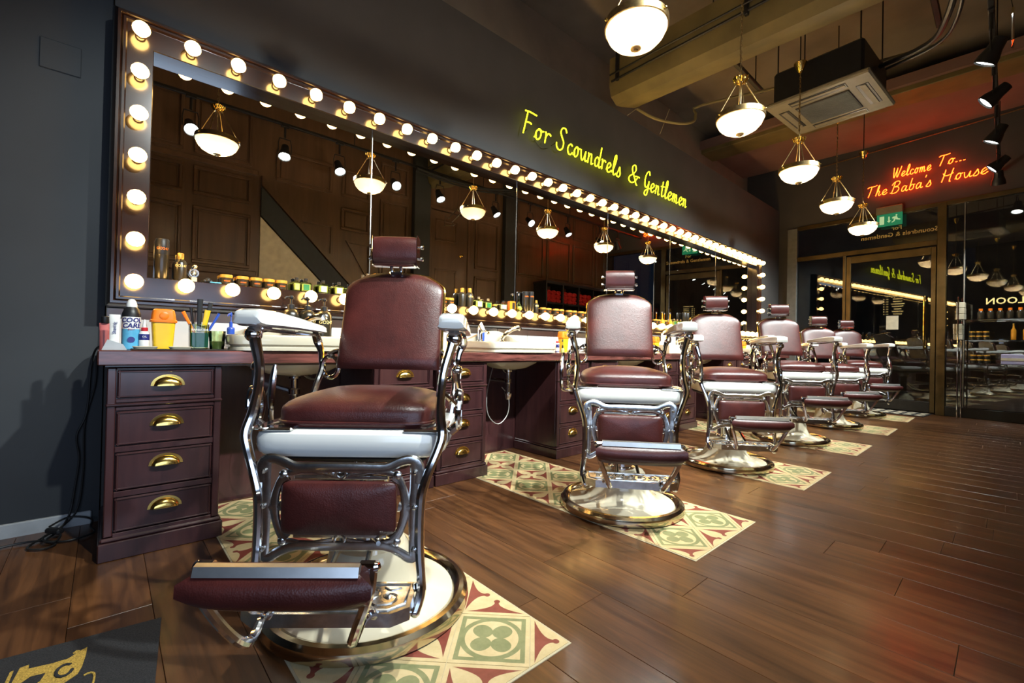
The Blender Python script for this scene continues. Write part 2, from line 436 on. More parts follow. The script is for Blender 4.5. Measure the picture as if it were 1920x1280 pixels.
for px in PX:
    inl = MB().box((px+D, PY0+3*D, .0008), (2*D+.012, 6*D+.012, .0032)).build('tile_inlay', 'grout', fl, ang=0)
    for i in range(3):
        for j in range(7):
            o = bpy.data.objects.new('tile', tile_mesh('red', i == 0, i == 2, j == 0, j == 6)); COL.objects.link(o); o.location = (px+i*D, PY0+j*D, 0); o.parent = inl
            if i < 2 and j < 6:
                o = bpy.data.objects.new('tile', tile_mesh('green', 0, 0, 0, 0)); COL.objects.link(o); o.location = (px+(i+.5)*D, PY0+(j+.5)*D, 0); o.parent = inl
# walls
wl = struct(MB().box(((XL-.15)/2, YW+.05, 1.65), (-XL-.15+.29, .1, 3.34)).build('wall_left', 'wall_grey', ang=0))
MB().box((-.17, YW-.002, 2.05), (.13, .008, .13), .003).build('access_panel', 'wall_grey', wl)
wm = struct(MB().box((XE/2+.15, YM+.06, ZW/2), (XE+.3, .12, ZW)).build('wall_left', 'wall', ang=0))
struct(MB().box((XE/2-1.5, YM+.62, 2.15), (XE+3.4, .1, 4.4)).build('wall_left', 'ceiling', ang=0))
struct(MB().box((XE/2-1.5, 1.3, ZC+.05), (XE+3.4, 4.4, .1)).build('ceiling', 'ceiling', ang=0))
wf = MB().box((XE+.06, 1.2, 3.62), (.12, 4.3, 1.36)); wf.box((XE+.06, 2.68, 1.5), (.12, .17, 3.0)); struct(wf.build('wall_front', 'wall', ang=0))
struct(MB().box((7.8, 1.2, 4.07), (1.76, 4.3, .12)).build('trim_1', 'soffit', ang=0))
struct(MB().box((7.19, 1.2, 3.99), (.42, 4.3, .08), .008).build('trim_2', 'olive', ang=0))
rw = MB().box((XL-.05, -.45, 2.15), (.1, .9, 4.4)); rw.box((XL-.05, 2.5, 2.15), (.1, 1.0, 4.4)); rw.box((XL-.05, 1.0, 2.15), (.1, 2.2, 4.4)); struct(rw.build('wall_rear', 'wall_grey', ang=0))
wrm = MB(); wrm.box(((XE+1.2)/2+.05, YR-.06, 2.15), (XE-1.1, .12, 4.4)); wrm.box((-2.4, YR-.06, 2.15), (1.2, .12, 4.4)); wrm.box((-.3, YR-.06, 2.9), (3.0, .12, 2.9)); wrm.box((-.3, YR-.06, .2), (3.0, .12, .5)); wr = struct(wrm.build('wall_right', 'panelling', ang=0))
win = struct(thing('window_2', None, None)); MB().box((-.3, YR-.08, .95), (3.0, .01, 1.0)).build('pane', 'pane', win, ang=0)  # unseen window and wall opening, assumed from the cool light on the chairs
for a, b, cc, d in ((-1.8, -1.76, .45, 1.45), (1.16, 1.2, .45, 1.45), (-1.8, 1.2, .45, .49), (-1.8, 1.2, 1.41, 1.45)): MB().box(((a+b)/2, YR-.08, (cc+d)/2), (b-a, .06, d-cc), .004).build('frame_bar', 'bronze', win)
bl = MB().box((-1.515, YW-.009, .02), (2.97, .018, .075), .004); struct(bl.build('baseboard_left', 'skirting'))
# ---- panelled side wall (seen in the mirror)
def panel(x0, x1, z0, z1, tri=None, mat='panelling'):
    y = YR; m = MB(); t = .035
    if tri is None:
        for (a, b, c, d) in ((x0, x1, z0, z0+t), (x0, x1, z1-t, z1), (x0, x0+t, z0+t, z1-t), (x1-t, x1, z0+t, z1-t)): m.box(((a+b)/2, y+.012, (c+d)/2), (b-a, .024, d-c), .006)
        m.box(((x0+x1)/2, y+.006, (z0+z1)/2), (x1-x0-3*t, .014, z1-z0-3*t), .005)
    else:
        pts = [Vector((p[0], 0, p[1])) for p in tri]; c = sum(pts, Vector())/3
        for i in range(3):
            a, b = pts[i], pts[(i+1) % 3]; a2, b2 = a+(c-a)*.16, b+(c-b)*.16
            m.prism([(a.x, a.z), (b.x, b.z), (b2.x, b2.z), (a2.x, a2.z)], 0, .024, lambda p, q, h: (p, y+h, q))
    return m.build('panel', mat, wr)
for x0, x1 in ((-.1, .60), (.70, 1.28)):
    panel(x0, x1, 1.70, 2.35); panel(x0, x1, 2.48, 2.81); panel(x0, x1, 2.95, 3.6)
panel(2.38, 2.79, 2.39, 2.70); panel(1.55, 2.25, 2.85, 3.25); panel(2.38, 2.79, 2.85, 3.25); panel(2.95, 3.40, 1.75, 2.95); panel(2.95, 3.40, 3.05, 3.5)
panel(0, 0, 0, 0, tri=((1.72, 2.42), (2.27, 2.42), (2.27, 1.93))); panel(0, 0, 0, 0, tri=((2.45, 2.25), (2.80, 2.25), (2.80, 1.7)))
for x0, x1 in ((4.70, 5.22), (5.68, 6.4), (6.5, 7.2), (7.3, 8.0), (8.08, 8.40)):
    panel(x0, x1, 2.15, 3.0); panel(x0, x1, 3.1, 3.6)
panel(4.70, 5.22, .9, 2.02); panel(4.70, 5.22, .2, .8)
for xx in (3.61, 5.46): MB().box((xx, YR+.05, 2.1), (.28, .1, 4.2), .006).build('pilaster', 'stringer', wr)
rail = MB()
rail.box((.4, YR+.02, 1.64), (1.9, .04, .07), .008); rail.build('dado_rail', 'panelling', wr); MB().box((.4, YR+.02, 2.88), (1.9, .04, .06), .008).build('picture_rail', 'panelling', wr)
MB().prism([(1.385, 2.355), (3.78, 0), (1.385, 0)], 0, .02, lambda a, b, h: (a, YR+h, b)).build('understair_wall', 'plaster', wr)
MB().prism([(1.385, 2.37), (1.385, 2.72), (4.12, 0.02), (3.78, 0.02)], 0, .045, lambda a, b, h: (a, YR+h, b)).build('stair_stringer', 'stringer', wr)
MB().prism([(1.385, 2.74), (1.385, 2.86), (4.23, 0.03), (4.13, 0.03)], 0, .06, lambda a, b, h: (a, YR+h, b)).build('stair_handrail', 'panelling', wr)
dr = struct(MB().box((4.155, YR+.02, 1.49), (.74, .04, 2.98), .006).build('door_2', 'panelling'))
for z0, z1 in ((.2, 1.0), (1.15, 2.05), (2.5, 2.85)):
    m = MB()
    for (a, b, c, d) in ((3.88, 4.30, z0, z0+.03), (3.88, 4.30, z1-.03, z1), (3.88, 3.91, z0, z1), (4.27, 4.30, z0, z1)): m.box(((a+b)/2, YR+.045, (c+d)/2), (b-a, .014, d-c), .004)
    m.build('panel', 'panelling', dr)
m = MB(); m.lathe([(.022, 0), (.022, .01), (.008, .012), (.008, .04), (.02, .045), (.024, .06), (.014, .072), (.001, .074)], (4.37, YR+.04, 2.31), 14, 'y'); m.xf(Matrix.Translation((0, 2*(YR+.04), 0)) @ Matrix.Scale(-1, 4, (0, 1, 0))); m.build('door_knob', 'brass', dr)
m = MB()
for a, b in ((3.76, 3.79), (4.52, 4.55)): m.box(((a+b)/2, YR+.03, 1.5), (.04, .06, 3.04), .005)
m.box((4.155, YR+.03, 3.02), (.83, .06, .05), .005); m.build('door_frame', 'panelling', dr)
# ---- shop front
X0 = XE
fr = thing('window_1', None, None); struct(fr);
def bar(parent, name, y0, y1, z0, z1, th=.06, mat='bronze', x=None): return MB().box((x or X0, (y0+y1)/2, (z0+z1)/2), (th, y1-y0, z1-z0), .004).build(name, mat, parent)
bar(fr, 'jamb', 2.45, 2.60, 0, 2.94, .1, 'grey'); bar(fr, 'post', .585, .68, 0, 2.94, .1); bar(fr, 'transom', .68, 2.45, 2.37, 2.44, .08); bar(fr, 'head', -.75, 2.45, 2.90, 2.96, .09)
bar(fr, 'sill', -.75, .585, 0, .13, .09, 'darkframe'); bar(fr, 'sill', 1.75, 2.45, 0, .13, .09, 'darkframe'); bar(fr, 'mullion', 1.75, 1.79, .13, 2.37, .07)
for (y0, y1, z0, z1) in ((1.79, 2.45, .13, 2.37), (.68, 2.45, 2.44, 2.90), (.42, .585, .13, 2.90), (-.75, .405, .13, 2.90)):
    bar(fr, 'pane', y0, y1, z0, z1, .010, 'pane')
bar(fr, 'glass_joint', .405, .42, .02, 2.92, .014, 'hose')
dd = struct(thing('door_1', None, None))
bar(dd, 'stile', 1.685, 1.745, .02, 2.35, .05); bar(dd, 'stile', .69, .745, .02, 2.35, .05); bar(dd, 'top_rail', .745, 1.685, 2.24, 2.35, .05); bar(dd, 'bottom_rail', .745, 1.685, .02, .17, .05, 'darkframe')
bar(dd, 'pane', .745, 1.685, .17, 2.24, .010, 'pane')
MB().tube([(X0-.03, .80, .95), (X0-.08, .80, .97), (X0-.08, .80, 1.6), (X0-.03, .80, 1.62)], .012, 8, 3).build('pull_handle', 'brass', dd)
put_text('OPENING TIMES', .028, 'brasstext', dd, (X0-.0065, 1.15, 1.69), (0, 1, 0))
for k in range(7):
    put_text(('MONDAY', 'TUESDAY', 'WEDNESDAY', 'THURSDAY', 'FRIDAY', 'SATURDAY', 'SUNDAY')[k], .026, 'brasstext', dd, (X0-.0065, 1.11, 1.645-.037*k), (0, 1, 0)); put_text('10 - 8' if k < 6 else '11 - 6', .026, 'brasstext', dd, (X0-.0065, 1.245, 1.645-.037*k), (0, 1, 0))
put_text('For', .085, 'brasstext', fr, (X0-.0065, 1.13, 2.70), (0, 1, 0), bold=.0015); put_text('Scoundrels & Gentlemen', .088, 'brasstext', fr, (X0-.0065, 1.12, 2.605), (0, 1, 0), bold=.0012)
put_text('THE SALOON', .115, 'brasstext', fr, (X0-.0065, -.155, 1.545), (0, 1, 0), bold=.002, spacing=1.05)
# the arcade outside: floor and a dark far shopfront
struct(MB().box((11.6, 1.0, -.06), (5.0, 7.0, .1)).build('ground', 'ceiling', ang=0))
struct(MB().box((13.6, 1.0, 2.0), (.1, 7.0, 4.2)).build('wall_street', 'ceiling', ang=0))

SHOPFRONT = [fr, dd, bpy.data.objects['wall_front']]      # the shop front stands a few degrees off square to the mirror wall
# ------------------------------------------------------------------ illuminated mirror
BX, BS, BZ, BV = .0893, .1880, 2.210, .1871      # first bulb, spacing along the wall, top row height, spacing down
FX0, FX1, FZ0, FZ1 = -.005, BX+40*BS+.095, .975, 2.305
mir = thing('vanity_mirror', 'long mirror in a dark mahogany frame studded with glowing round bulbs', 'mirror', (0, 0, 0))
FYB = YM                                     # wall behind
prof = [(0, 0), (0, .078), (.006, .094), (.016, .108), (.026, .108), (.031, .094), (.035, .099), (.044, .099), (.049, .085), (.140, .085), (.143, .081), (.143, .0)]
def side(p0, p1, inn):
    """mitred frame side from outer corner p0 to p1 (x,z); inn: unit inward (x,z)"""
    d = Vector((p1[0]-p0[0], p1[1]-p0[1])).normalized(); m = MB(); r = []
    for (p, sg) in ((p0, 1), (p1, -1)):
        r.append([(p[0]+inn[0]*t+d.x*sg*t, FYB-h, p[1]+inn[1]*t+d.y*sg*t) for t, h in prof])
    m.loft(r); return m.build('frame_side', 'frame', mir, ang=25)
c = [(FX0, FZ0), (FX1, FZ0), (FX1, FZ1), (FX0, FZ1)]
for i, n in enumerate(((0, 1), (-1, 0), (0, -1), (1, 0))): side(c[i], c[(i+1) % 4], n)
IX0, IX1, IZ0, IZ1 = FX0+.14, FX1-.14, FZ0+.14, FZ1-.14
MB().box(((IX0+IX1)/2, FYB-.003, (IZ0+IZ1)/2), (IX1-IX0, .006, IZ1-IZ0)).build('backing', 'black', mir, ang=0)
js = [IX0, 1.235, 2.49, 3.745, 4.99, 6.235, IX1]
for a, b in zip(js, js[1:]):
    MB().box(((a+b)/2, FYB-.009, (IZ0+IZ1)/2), (b-a-.006, .006, IZ1-IZ0)).build('mirror_panel', 'mirror', mir, ang=0)
for a in js[1:-1]: MB().box((a, FYB-.010, (IZ0+IZ1)/2), (.005, .009, IZ1-IZ0)).build('joint_strip', 'steel', mir, ang=0)
bm_ = MB(); R = .033
bm_.lathe2([(.0005, -.036), (.012, -.0345), (.022, -.027), (.029, -.014), (R, 0), (.030, .010), (.025, .022), (.019, .034), (.0145, .044), (.013, .058)], (0, 0, 0), 14, (1, 1, 1)); bm_.xf(Matrix.Rotation(radians(90), 4, 'X') @ Matrix.Scale(-1, 4, (0, 0, 1)))
bmesh_ = bm_.mesh('bulb', 'bulb', 60); fixn(bmesh_)
if max(v.co.y for v in bmesh_.vertices) < .05:        # the neck points to the wall (+y)
    for v in bmesh_.vertices: v.co.y = -v.co.y
    fixn(bmesh_)
sk = MB().lathe([(.017, 0), (.020, .002), (.020, .006), (.015, .010), (.014, .012)], (0, 0, 0), 12, 'y'); skm = sk.mesh('socket', 'antique', 40); fixn(skm)
def bulb(x, z):
    o = bpy.data.objects.new('bulb', bmesh_); COL.objects.link(o); o.parent = mir; o.location = (x, FYB-.085-.062, z)
    s = bpy.data.objects.new('socket', skm); COL.objects.link(s); s.parent = o; s.location = (0, .0500, 0)
for i in range(41): bulb(BX+i*BS, BZ); bulb(BX+i*BS, BZ-6*BV)
for j in range(1, 6): bulb(BX, BZ-j*BV); bulb(BX+40*BS, BZ-j*BV)
# ------------------------------------------------------------------ splashback of white tiles
sp = thing('splashback', 'white tiled splashback strip between the worktop and the mirror frame', 'splashback', (0, 0, 0))
MB().box((3.85, YM-.004, .881), (7.7, .008, .182)).build('backing', 'grout', sp, ang=0)
x = -.0
while x < 7.68:
    w = min(.33, 7.70-x); MB().box((x+w/2, YM-.012, .881), (w-.004, .010, .180), .0015).build('tile', 'tilewhite', sp, ang=0); x += .33
# ------------------------------------------------------------------ worktop and drawer cabinets
WF, WT, WB = 2.235, .79, .733
wt = MB()
KN = [(.715+1.453*k) for k in range(5)]
cutw, cf, cb = .26, 2.30, 2.56
wt.box((3.84, (WF+cf)/2, (WT+WB)/2), (7.72, cf-WF, WT-WB), .004); wt.box((3.84, (cb+YM)/2-.005, (WT+WB)/2), (7.72, YM-cb-.01, WT-WB), .0)
xs = [-.02]+[v for k in KN for v in (k-cutw, k+cutw)]+[7.70]
for a, b in zip(xs[::2], xs[1::2]): wt.box(((a+b)/2, (cf+cb)/2, (WT+WB)/2), (b-a, cb-cf, WT-WB), .0)
tag(wt.build('worktop', 'mahogany_x'), 'long dark mahogany worktop running beneath the lit mirror', 'worktop')
struct(MB().box((3.84, YM-.012, .364), (7.66, .012, .728), .0).build('trim_3', 'mahogany', ang=0))
tag(MB().box((3.83, 2.285, .7285), (7.66, .022, .009), .002).build('worktop_moulding', 'mahogany'), None)
bpy.data.objects['worktop_moulding'].parent = bpy.data.objects['worktop']; bpy.data.objects['worktop_moulding'].name = 'moulding'
def cup_handle():
    m = MB(); n, k = 12, 5; rings = []
    for i in range(k+1):
        t = i/k*pi/2
        ring = []
        for j in range(n+1):
            a = pi*j/n; r = .046
            ring.append((r*cos(a), -.022*sin(t)*sin(a)**.4 if 0 < j < n else 0, .036*sin(a)*cos(t)))
        rings.append(ring)
    vs = [p for r in rings for p in r]; fs = []
    for i in range(k):
        for j in range(n): fs.append((i*(n+1)+j, i*(n+1)+j+1, (i+1)*(n+1)+j+1, (i+1)*(n+1)+j))
    m.add(vs, fs)
    # flat rim against the drawer
    rim = [(.046*cos(pi*j/n), .036*sin(pi*j/n)) for j in range(n+1)]; out = [(.055*cos(pi*j/n), .045*sin(pi*j/n)) for j in range(n+1)]
    for j in range(n): m.prism([rim[j], out[j], out[j+1], rim[j+1]], 0, .003, lambda a, b, h: (a, -h, b))
    return m
hm = cup_handle().mesh('handle', 'brass', 50)
def cabinet(x0, label, name='drawer_cabinet'):
    w = .365; t = thing(name, label, 'cabinet', (x0+w/2, 0, 0), 0, 'mahogany drawer cabinets under the worktop')
    y0 = 2.27; yb = YM-.025
    b = MB(); b.box((0, (y0+yb)/2+.006, .366), (w, yb-y0-.012, .705), .003); b.build('body', 'mahogany', t)
    # face frame
    f = MB(); e = .026
    f.box((-w/2+e/2, y0, .405), (e, .022, .635), .003); f.box((w/2-e/2, y0, .405), (e, .022, .635), .003)
    zs = [(.098, .232), (.254, .402), (.424, .560), (.604, .716)]
    for a, bq in ((.075, .098), (.232, .254), (.402, .424), (.560, .575), (.590, .604), (.716, .7225)): f.box((0, y0, (a+bq)/2), (w-2*e, .022, bq-a), .002)
    f.build('face_frame', 'mahogany', t)
    m = MB(); m.box((0, y0-.004, .5825), (w+.006, .03, .012), .004); m.build('moulding', 'mahogany', t)
    for k, (a, bq) in enumerate(zs):
        d = MB(); d.box((0, y0-.001, (a+bq)/2), (w-2*e-.006, .016, bq-a-.006), .003)
        dx, dz = w-2*e-.006, bq-a-.006
        for sx in (-1, 1): d.box((sx*(dx/2-.006), y0-.010, (a+bq)/2), (.006, .006, dz), .002)
        for sz in (-1, 1): d.box((0, y0-.010, (a+bq)/2+sz*(dz/2-.006)), (dx, .006, .006), .002)
        do = d.build('drawer', 'mahogany', t)
        h = bpy.data.objects.new('handle', hm); COL.objects.link(h); h.parent = do; h.location = (0, y0-.009, bq-.066 if k < 3 else bq-.066)
    p = MB(); p.box((0, (y0+yb)/2-.012, .034), (w+.028, yb-y0+.022, .068), .003); p.box((0, (y0+yb)/2-.009, .076), (w+.018, yb-y0+.016, .016), .006); p.build('plinth', 'mahogany', t)
    return t
names = ['with black cables hanging beside it', 'behind the first barber chair from the doormat', 'between the first two barber chairs, beside a hanging grey hose', 'behind the second barber chair from the doormat',
         'between the second and third barber chairs', 'behind the third barber chair from the doormat', 'between the third and fourth barber chairs', 'behind the fourth barber chair from the doormat', 'between the fourth and fifth barber chairs', 'behind the fifth barber chair from the doormat', 'at the shop front end of the worktop']
xs = [.008]
for k in range(5): xs += [1.062+1.453*k, 1.466+1.453*k]
xs[-1] = 7.30
for x0, n in zip(xs, names): cabinet(x0, 'dark mahogany four-drawer cabinet '+n)
# ------------------------------------------------------------------ wash basins
def basin(xc, label):
    t = thing('wash_basin', label, 'basin', (xc, 2.43, .79), 0, 'white ceramic wash basins set in the worktop')
    m = MB(); W2, D2 = .315, .215; N = 32
    R = lambda w, d, z, e=7, dy=0: [(x, y+dy, z) for x, y in supel(w, d, N, e)]
    m.loft([R(W2-.012, D2-.012, .001), R(W2-.004, D2-.004, .003), R(W2-.004, D2-.004, .016), R(W2-.010, D2-.010, .021), R(W2, D2, .030), R(W2+.002, D2+.002, .060), R(W2-.002, D2-.002, .070), R(W2-.012, D2-.012, .074),
            R(W2-.035, D2-.035, .072, 6), R(W2-.055, D2-.052, .055, 5), R(W2-.075, D2-.068, .0, 4), R(W2-.11, D2-.09, -.05, 3.5), R(W2-.18, D2-.13, -.085, 3), R(.05, .04, -.095, 2)], cap=False)
    m.loft([R(.05, .04, -.095, 2), R(.0301, .03, -.1, 2)])
    m.build('bowl', 'ceramic', t)
    u = MB(); u.loft([R(W2-.06, D2-.06, -.0, 4), R(W2-.10, D2-.085, -.075, 3.5), R(W2-.17, D2-.12, -.11, 3), R(.07, .06, -.125, 2)]); u.build('underside', 'ceramic', t)
    h = MB(); pts = [(-.30, .07)]+[(-.30+.6*i/16, .072+.085*(.5-.5*cos(2*pi*i/16))**.8) for i in range(17)]+[(.30, .07)]; pts[0] = (-.30, .05); pts[-1] = (.30, .05)
    h.prism(pts, .165, .213, lambda a, b, q: (a, q, b)); h.build('back_splash', 'ceramic', t, ang=50)
    f = MB(); f.lathe([(.024, .072), (.024, .082), (.018, .086), (.017, .15), (.019, .158), (.012, .166), (.001, .168)], (-.165, .13, 0), 14); f.tube([(-.165, .13, .125), (-.165, .09, .145), (-.165, .05, .14), (-.165, .03, .125)], .010, 8); f.tube([(-.165, .13, .163), (-.185, .11, .185)], .006, 6, 1); tp = f.build('tap', 'chrome', t)
    s = MB(); s.lathe([(.022, .072), (.02, .085), (.015, .09), (.014, .095)], (.03, .12, 0), 12); s.tube([(.03, .12, .09), (.05, .10, .13), (.10, .075, .17), (.15, .06, .185)], [.012, .014, .016, .018], 10); s.tube([(.15, .06, .188), (.16, .055, .165)], [.018, .017], 10, 1); s.build('hand_shower', 'chrome', t)
    tr = MB(); tr.lathe([(.03, -.13), (.03, -.14), (.017, -.145), (.017, -.19), (.028, -.195), (.028, -.22), (.019, -.225), (.019, -.29), (.030, -.295), (.030, -.31), (.02, -.34), (.001, -.345)], (-.0, 0, 0), 14); tr.tube([(0, .0, -.21), (.0, .1, -.21), (0, .29, -.21)], .014, 8, 1); tr.build('waste_trap', 'chrome', t)
    hs = MB(); hs.tube([(.06, .12, -.02), (.10, .14, -.10), (.2, .2, -.13), (.28, .22, -.08), (.25, .25, -.03), (.15, .26, -.09), (.05, .27, -.12)], .007, 6); hs.tube([(.02, .15, -.05), (.12, .18, -.15), (.22, .24, -.16), (.27, .26, -.11)], .007, 6); hs.tube([(-.06, .1, -.1), (-.13, .08, -.3), (-.13, .06, -.45), (-.05, .04, -.52), (.03, .03, -.45), (.05, .05, -.33), (.01, .08, -.26)], .0035, 6); hs.build('flexible_hose', 'hose', t)
    return t
basin(KN[0], 'white ceramic wash basin behind the first barber chair, with three pump bottles on its rim')
for k, n in ((1, 'white ceramic wash basin between the first and second barber chairs'), (2, 'white ceramic wash basin behind the second and third barber chairs'), (3, 'white ceramic wash basin between the third and fourth barber chairs'), (4, 'white ceramic wash basin close to the shop front end of the worktop')): basin(KN[k], n)
bx = MB().box((1.80+.10, 2.62, .60), (.10, .07, .05), .006); tag(bx.build('junction_box', 'lavender'), 'small pale grey junction box hung beside the basin trap', 'box')
# ------------------------------------------------------------------ barber chair (x across, front is -y)
def make_chair():
    t = thing('barber_chair', '', 'barber chair', (0, 0, 0), 0, 'row of vintage oxblood barber chairs facing the room')
    P = lambda n, mb, mt, par=t, **k: mb.build(n, mt, par, **k)
    # base (does not move with the lift)
    m = MB(); m.lathe([(.295, .006), (.295, .024), (.27, .029), (.23, .036), (.19, .048), (.163, .066), (.146, .09), (.135, .12), (.128, .155), (.122, .178), (.112, .19), (.001, .192)], n=48); b = P('base', m, 'cream_enamel')
    m = MB(); n = 56; pr = [(.270, .030), (.278, .040), (.292, .047), (.306, .045), (.318, .034), (.322, .018), (.320, .005), (.300, .001), (.272, .004)]
    m.loft([[(r*cos(2*pi*i/n), r*sin(2*pi*i/n), z) for r, z in pr] for i in range(n)], closed=True); P('base_ring', m, 'ring')
    m = MB(); m.lathe([(.070, .185), (.070, .21), (.056, .215), (.056, .47), (.075, .475), (.085, .52), (.001, .522)], n=24); P('column', m, 'chrome')
    S = []                                              # parts that rise with the column
    def Q(n, mb, mt, par=None, **k):
        o = mb.build(n, mt, par or t, **k)
        if par is None: S.append(o.name)
        return o
    # seat frame and seat
    N = 40; R = lambda w, d, z, e=9, dy=0.0: [(x, y+dy, z) for x, y in supel(w, d, N, e)]
    m = MB(); m.loft([R(.235, .225, .520), R(.248, .240, .524), R(.258, .249, .534), R(.262, .253, .550), R(.262, .253, .572), R(.258, .249, .586), R(.246, .236, .593)]); m.xf(Matrix.Translation((0, -.012, 0))); sf = Q('seat_frame', m, 'enamel')
    m = MB()
    for s in (-1, 1): m.box((s*.205, -.232, .596), (.115, .05, .010), .004); m.box((s*.246, -.17, .596), (.03, .15, .010), .004)
    P('corner_plate', m, 'chrome', sf)
    m = MB(); m.box((0, -.0, .505), (.40, .36, .03), .01); m.box((0, .0, .487), (.2, .22, .03), .01); P('undercarriage', m, 'black', sf)
    m = MB(); m.cushion(.222, .205, .098, (0, -.020, .596), 6, .42, 44, 8); st = Q('seat', m, 'leather')
    m = MB(); m.tube([(x, y-.020, .610) for x, y in supel(.2235, .2065, 40, 6)], .0042, 6, 1, True); P('piping', m, 'leather', st)
    # backrest
    H = .372; tilt = .10/H; rings = []; NB = 36; K = 16
    def hw(s): return .190-.004*sin(pi*s*.9)-(.070*(1-sqrt(max(0, 1-((s-.79)/.21)**2))) if s > .79 else 0)
    for i in range(K+1):
        s = i/K; w = hw(s); th = .042*(1-.35*s)*(sin(min(1, (s*9+.35))*pi/2))*(1 if s < .9 else 1-.55*((s-.9)/.1)**2)
        z = .738+H*s; y0 = .195+.105*s; ring = []
        for x, y in supel(w, th, NB, 3.4):
            ring.append((x, y0+y*(1.0 if y < 0 else .55), z+(-.034*(x/.19)**2 if s > .8 else 0)*max(0, (s-.8)/.2)))
        rings.append(ring)
    m = MB(); m.loft(rings); bk = Q('backrest', m, 'leather', ang=60)
    rim = [(-hw(i/12)-.001, .222+.105*i/12, .738+H*i/12-(.030 if i/12 > .8 else 0)*max(0, (i/12-.8)/.2)*(hw(i/12)/.19)**2) for i in range(13)]
    rim2 = [(-x, y, z) for x, y, z in rim[::-1]]; top = [(-hw(1)*.5, .327, .738+H-.002), (0, .327, .738+H+.001), (hw(1)*.5, .327, .738+H-.002)]
    m = MB(); m.tube(rim+top+rim2, .0055, 6, 2); P('trim_rim', m, 'brass', bk)
    m = MB(); m.loft([[(x, .222+.105*s+.012+y, .742+(H-.01)*s) for x, y in supel(hw(s)*.985, .010, 16, 4)] for s in [i/8 for i in range(9)]]); P('back_shell', m, 'enamel', bk)
    # headrest
    m = MB(); rr = []
    for i in range(9):
        u = -1+2*i/8; k = 1-.05*abs(u)**6
        rr.append([(u*.082, .278+p*.034*k, 1.192+q*.056*k) for p, q in supel(1, 1, 24, 2.5)])
    m.loft(rr); hd = Q('headrest', m, 'leather', ang=50)
    m = MB(); m.box((0, .262, 1.133), (.160, .052, .010), .004); m.box((0, .306, 1.190), (.160, .008, .115), .003)
    for s in (-1, 1): m.box((s*.0845, .282, 1.190), (.004, .062, .118), .0015)
    P('headrest_frame', m, 'chrome', hd)
    for s in (-1, 1):
        for z in (1.165, 1.21):
            m = MB(); m.lathe([(.004, 0), (.004, .012), (.008, .014), (.009, .022), (.004, .025)], (0, 0, 0), 10, 'x'); m.xf(Matrix.Translation((s*.081, .285, z)) @ Matrix.Scale(s, 4, (1, 0, 0))); P('knob', m, 'chrome', hd)
    m = MB()
    for x in (-.018, .018): m.tube([(x, .275, 1.135), (x, .292, 1.115), (x, .312, 1.08), (x, .310, .95)], .0065, 8)
    m.box((0, .292, 1.108), (.052, .02, .018), .005); P('headrest_stem', m, 'chrome', hd)
    # arms
    for s in (-1, 1):
        m = MB(); rings = []
        for y, w, zl, zh in ((-.262, .026, .893, .905), (-.258, .0335, .878, .915), (-.235, .036, .872, .921), (-.13, .035, .872, .920), (0, .032, .871, .912), (.12, .029, .869, .902), (.22, .027, .866, .894), (.246, .024, .868, .889), (.25, .015, .872, .884)):
            c = (zl+zh)/2; h = (zh-zl)/2
            ring = [(s*.272+x*(1.16 if z < -.55*h else 1.0), y, c+z) for x, z in supel(w, h, 18, 4.5)]
            rings.append(ring)
        m.loft(rings); ar = Q('armrest', m, 'enamel', ang=45)
        m = MB(); m.tube([(s*.272, -.20, .868), (s*.272, -.05, .862), (s*.272, .18, .858)], .012, 8, 2, flat=(.5, 1.2)); P('arm_rail', m, 'chrome', ar)
        m = MB(); m.tube([(s*.276, -.205, .872), (s*.273, -.215, .842), (s*.253, -.225, .765), (s*.247, -.24, .705), (s*.249, -.262, .640), (s*.256, -.278, .592), (s*.247, -.286, .555), (s*.226, -.296, .500), (s*.211, -.300, .450), (s*.206, -.300, .40), (s*.207, -.302, .30), (s*.213, -.304, .23), (s*.215, -.31, .19), (s*.203, -.325, .150)],
                         [.017, .0155, .0125, .0125, .0135, .014, .0125, .0125, .0135, .0135, .0125, .0115, .0125, .013], 10, 4)
        m.ball((s*.278, -.212, .852), .0235); m.tube([(s*.278, -.225, .852), (s*.275, -.185, .868), (s*.272, -.14, .870)], [.017, .014, .010], 9); m.ball((s*.203, -.325, .150), .0135, 10, 6); po = Q('arm_post', m, 'chrome')
        m = MB(); m.tube([(s*.272, .20, .862), (s*.271, .225, .835), (s*.258, .222, .80), (s*.252, .215, .765), (s*.243, .20, .735), (s*.247, .17, .69), (s*.246, .13, .64), (s*.240, .12, .592)], [.013, .016, .0115, .011, .012, .011, .012, .015], 9); Q('rear_post', m, 'chrome')
        m = MB(); m.tube([(s*(.215+.030*cos(a)), .205, .742+.040*sin(a)) for a in [2*pi*i/14 for i in range(14)]], [.0085]*14, 8, 1, True, ); m.tube([(s*.225, .205, .785), (s*.20, .222, .80), (s*.175, .235, .80)], .009, 8); Q('back_bracket', m, 'chrome')
        m = MB(); m.tube([(s*.291, -.165+.036*cos(a), .645+.055*sin(a)) for a in [2*pi*i/16 for i in range(16)]], [.010+.003*sin(2*pi*i/16) for i in range(16)], 8, 1, True)
        m.tube([(s*.291, -.172, .70), (s*.286, -.178, .730), (s*.284, -.178, .757)], [.011, .010, .014], 8); m.ball((s*.284, -.178, .760), .0160); m.tube([(s*.291, -.19, .655), (s*.272, -.215, .68), (s*.252, -.232, .70)], .009, 8); m.tube([(s*.291, -.16, .60), (s*.266, -.155, .578)], .014, 8, 1); Q('recline_bracket', m, 'chrome')
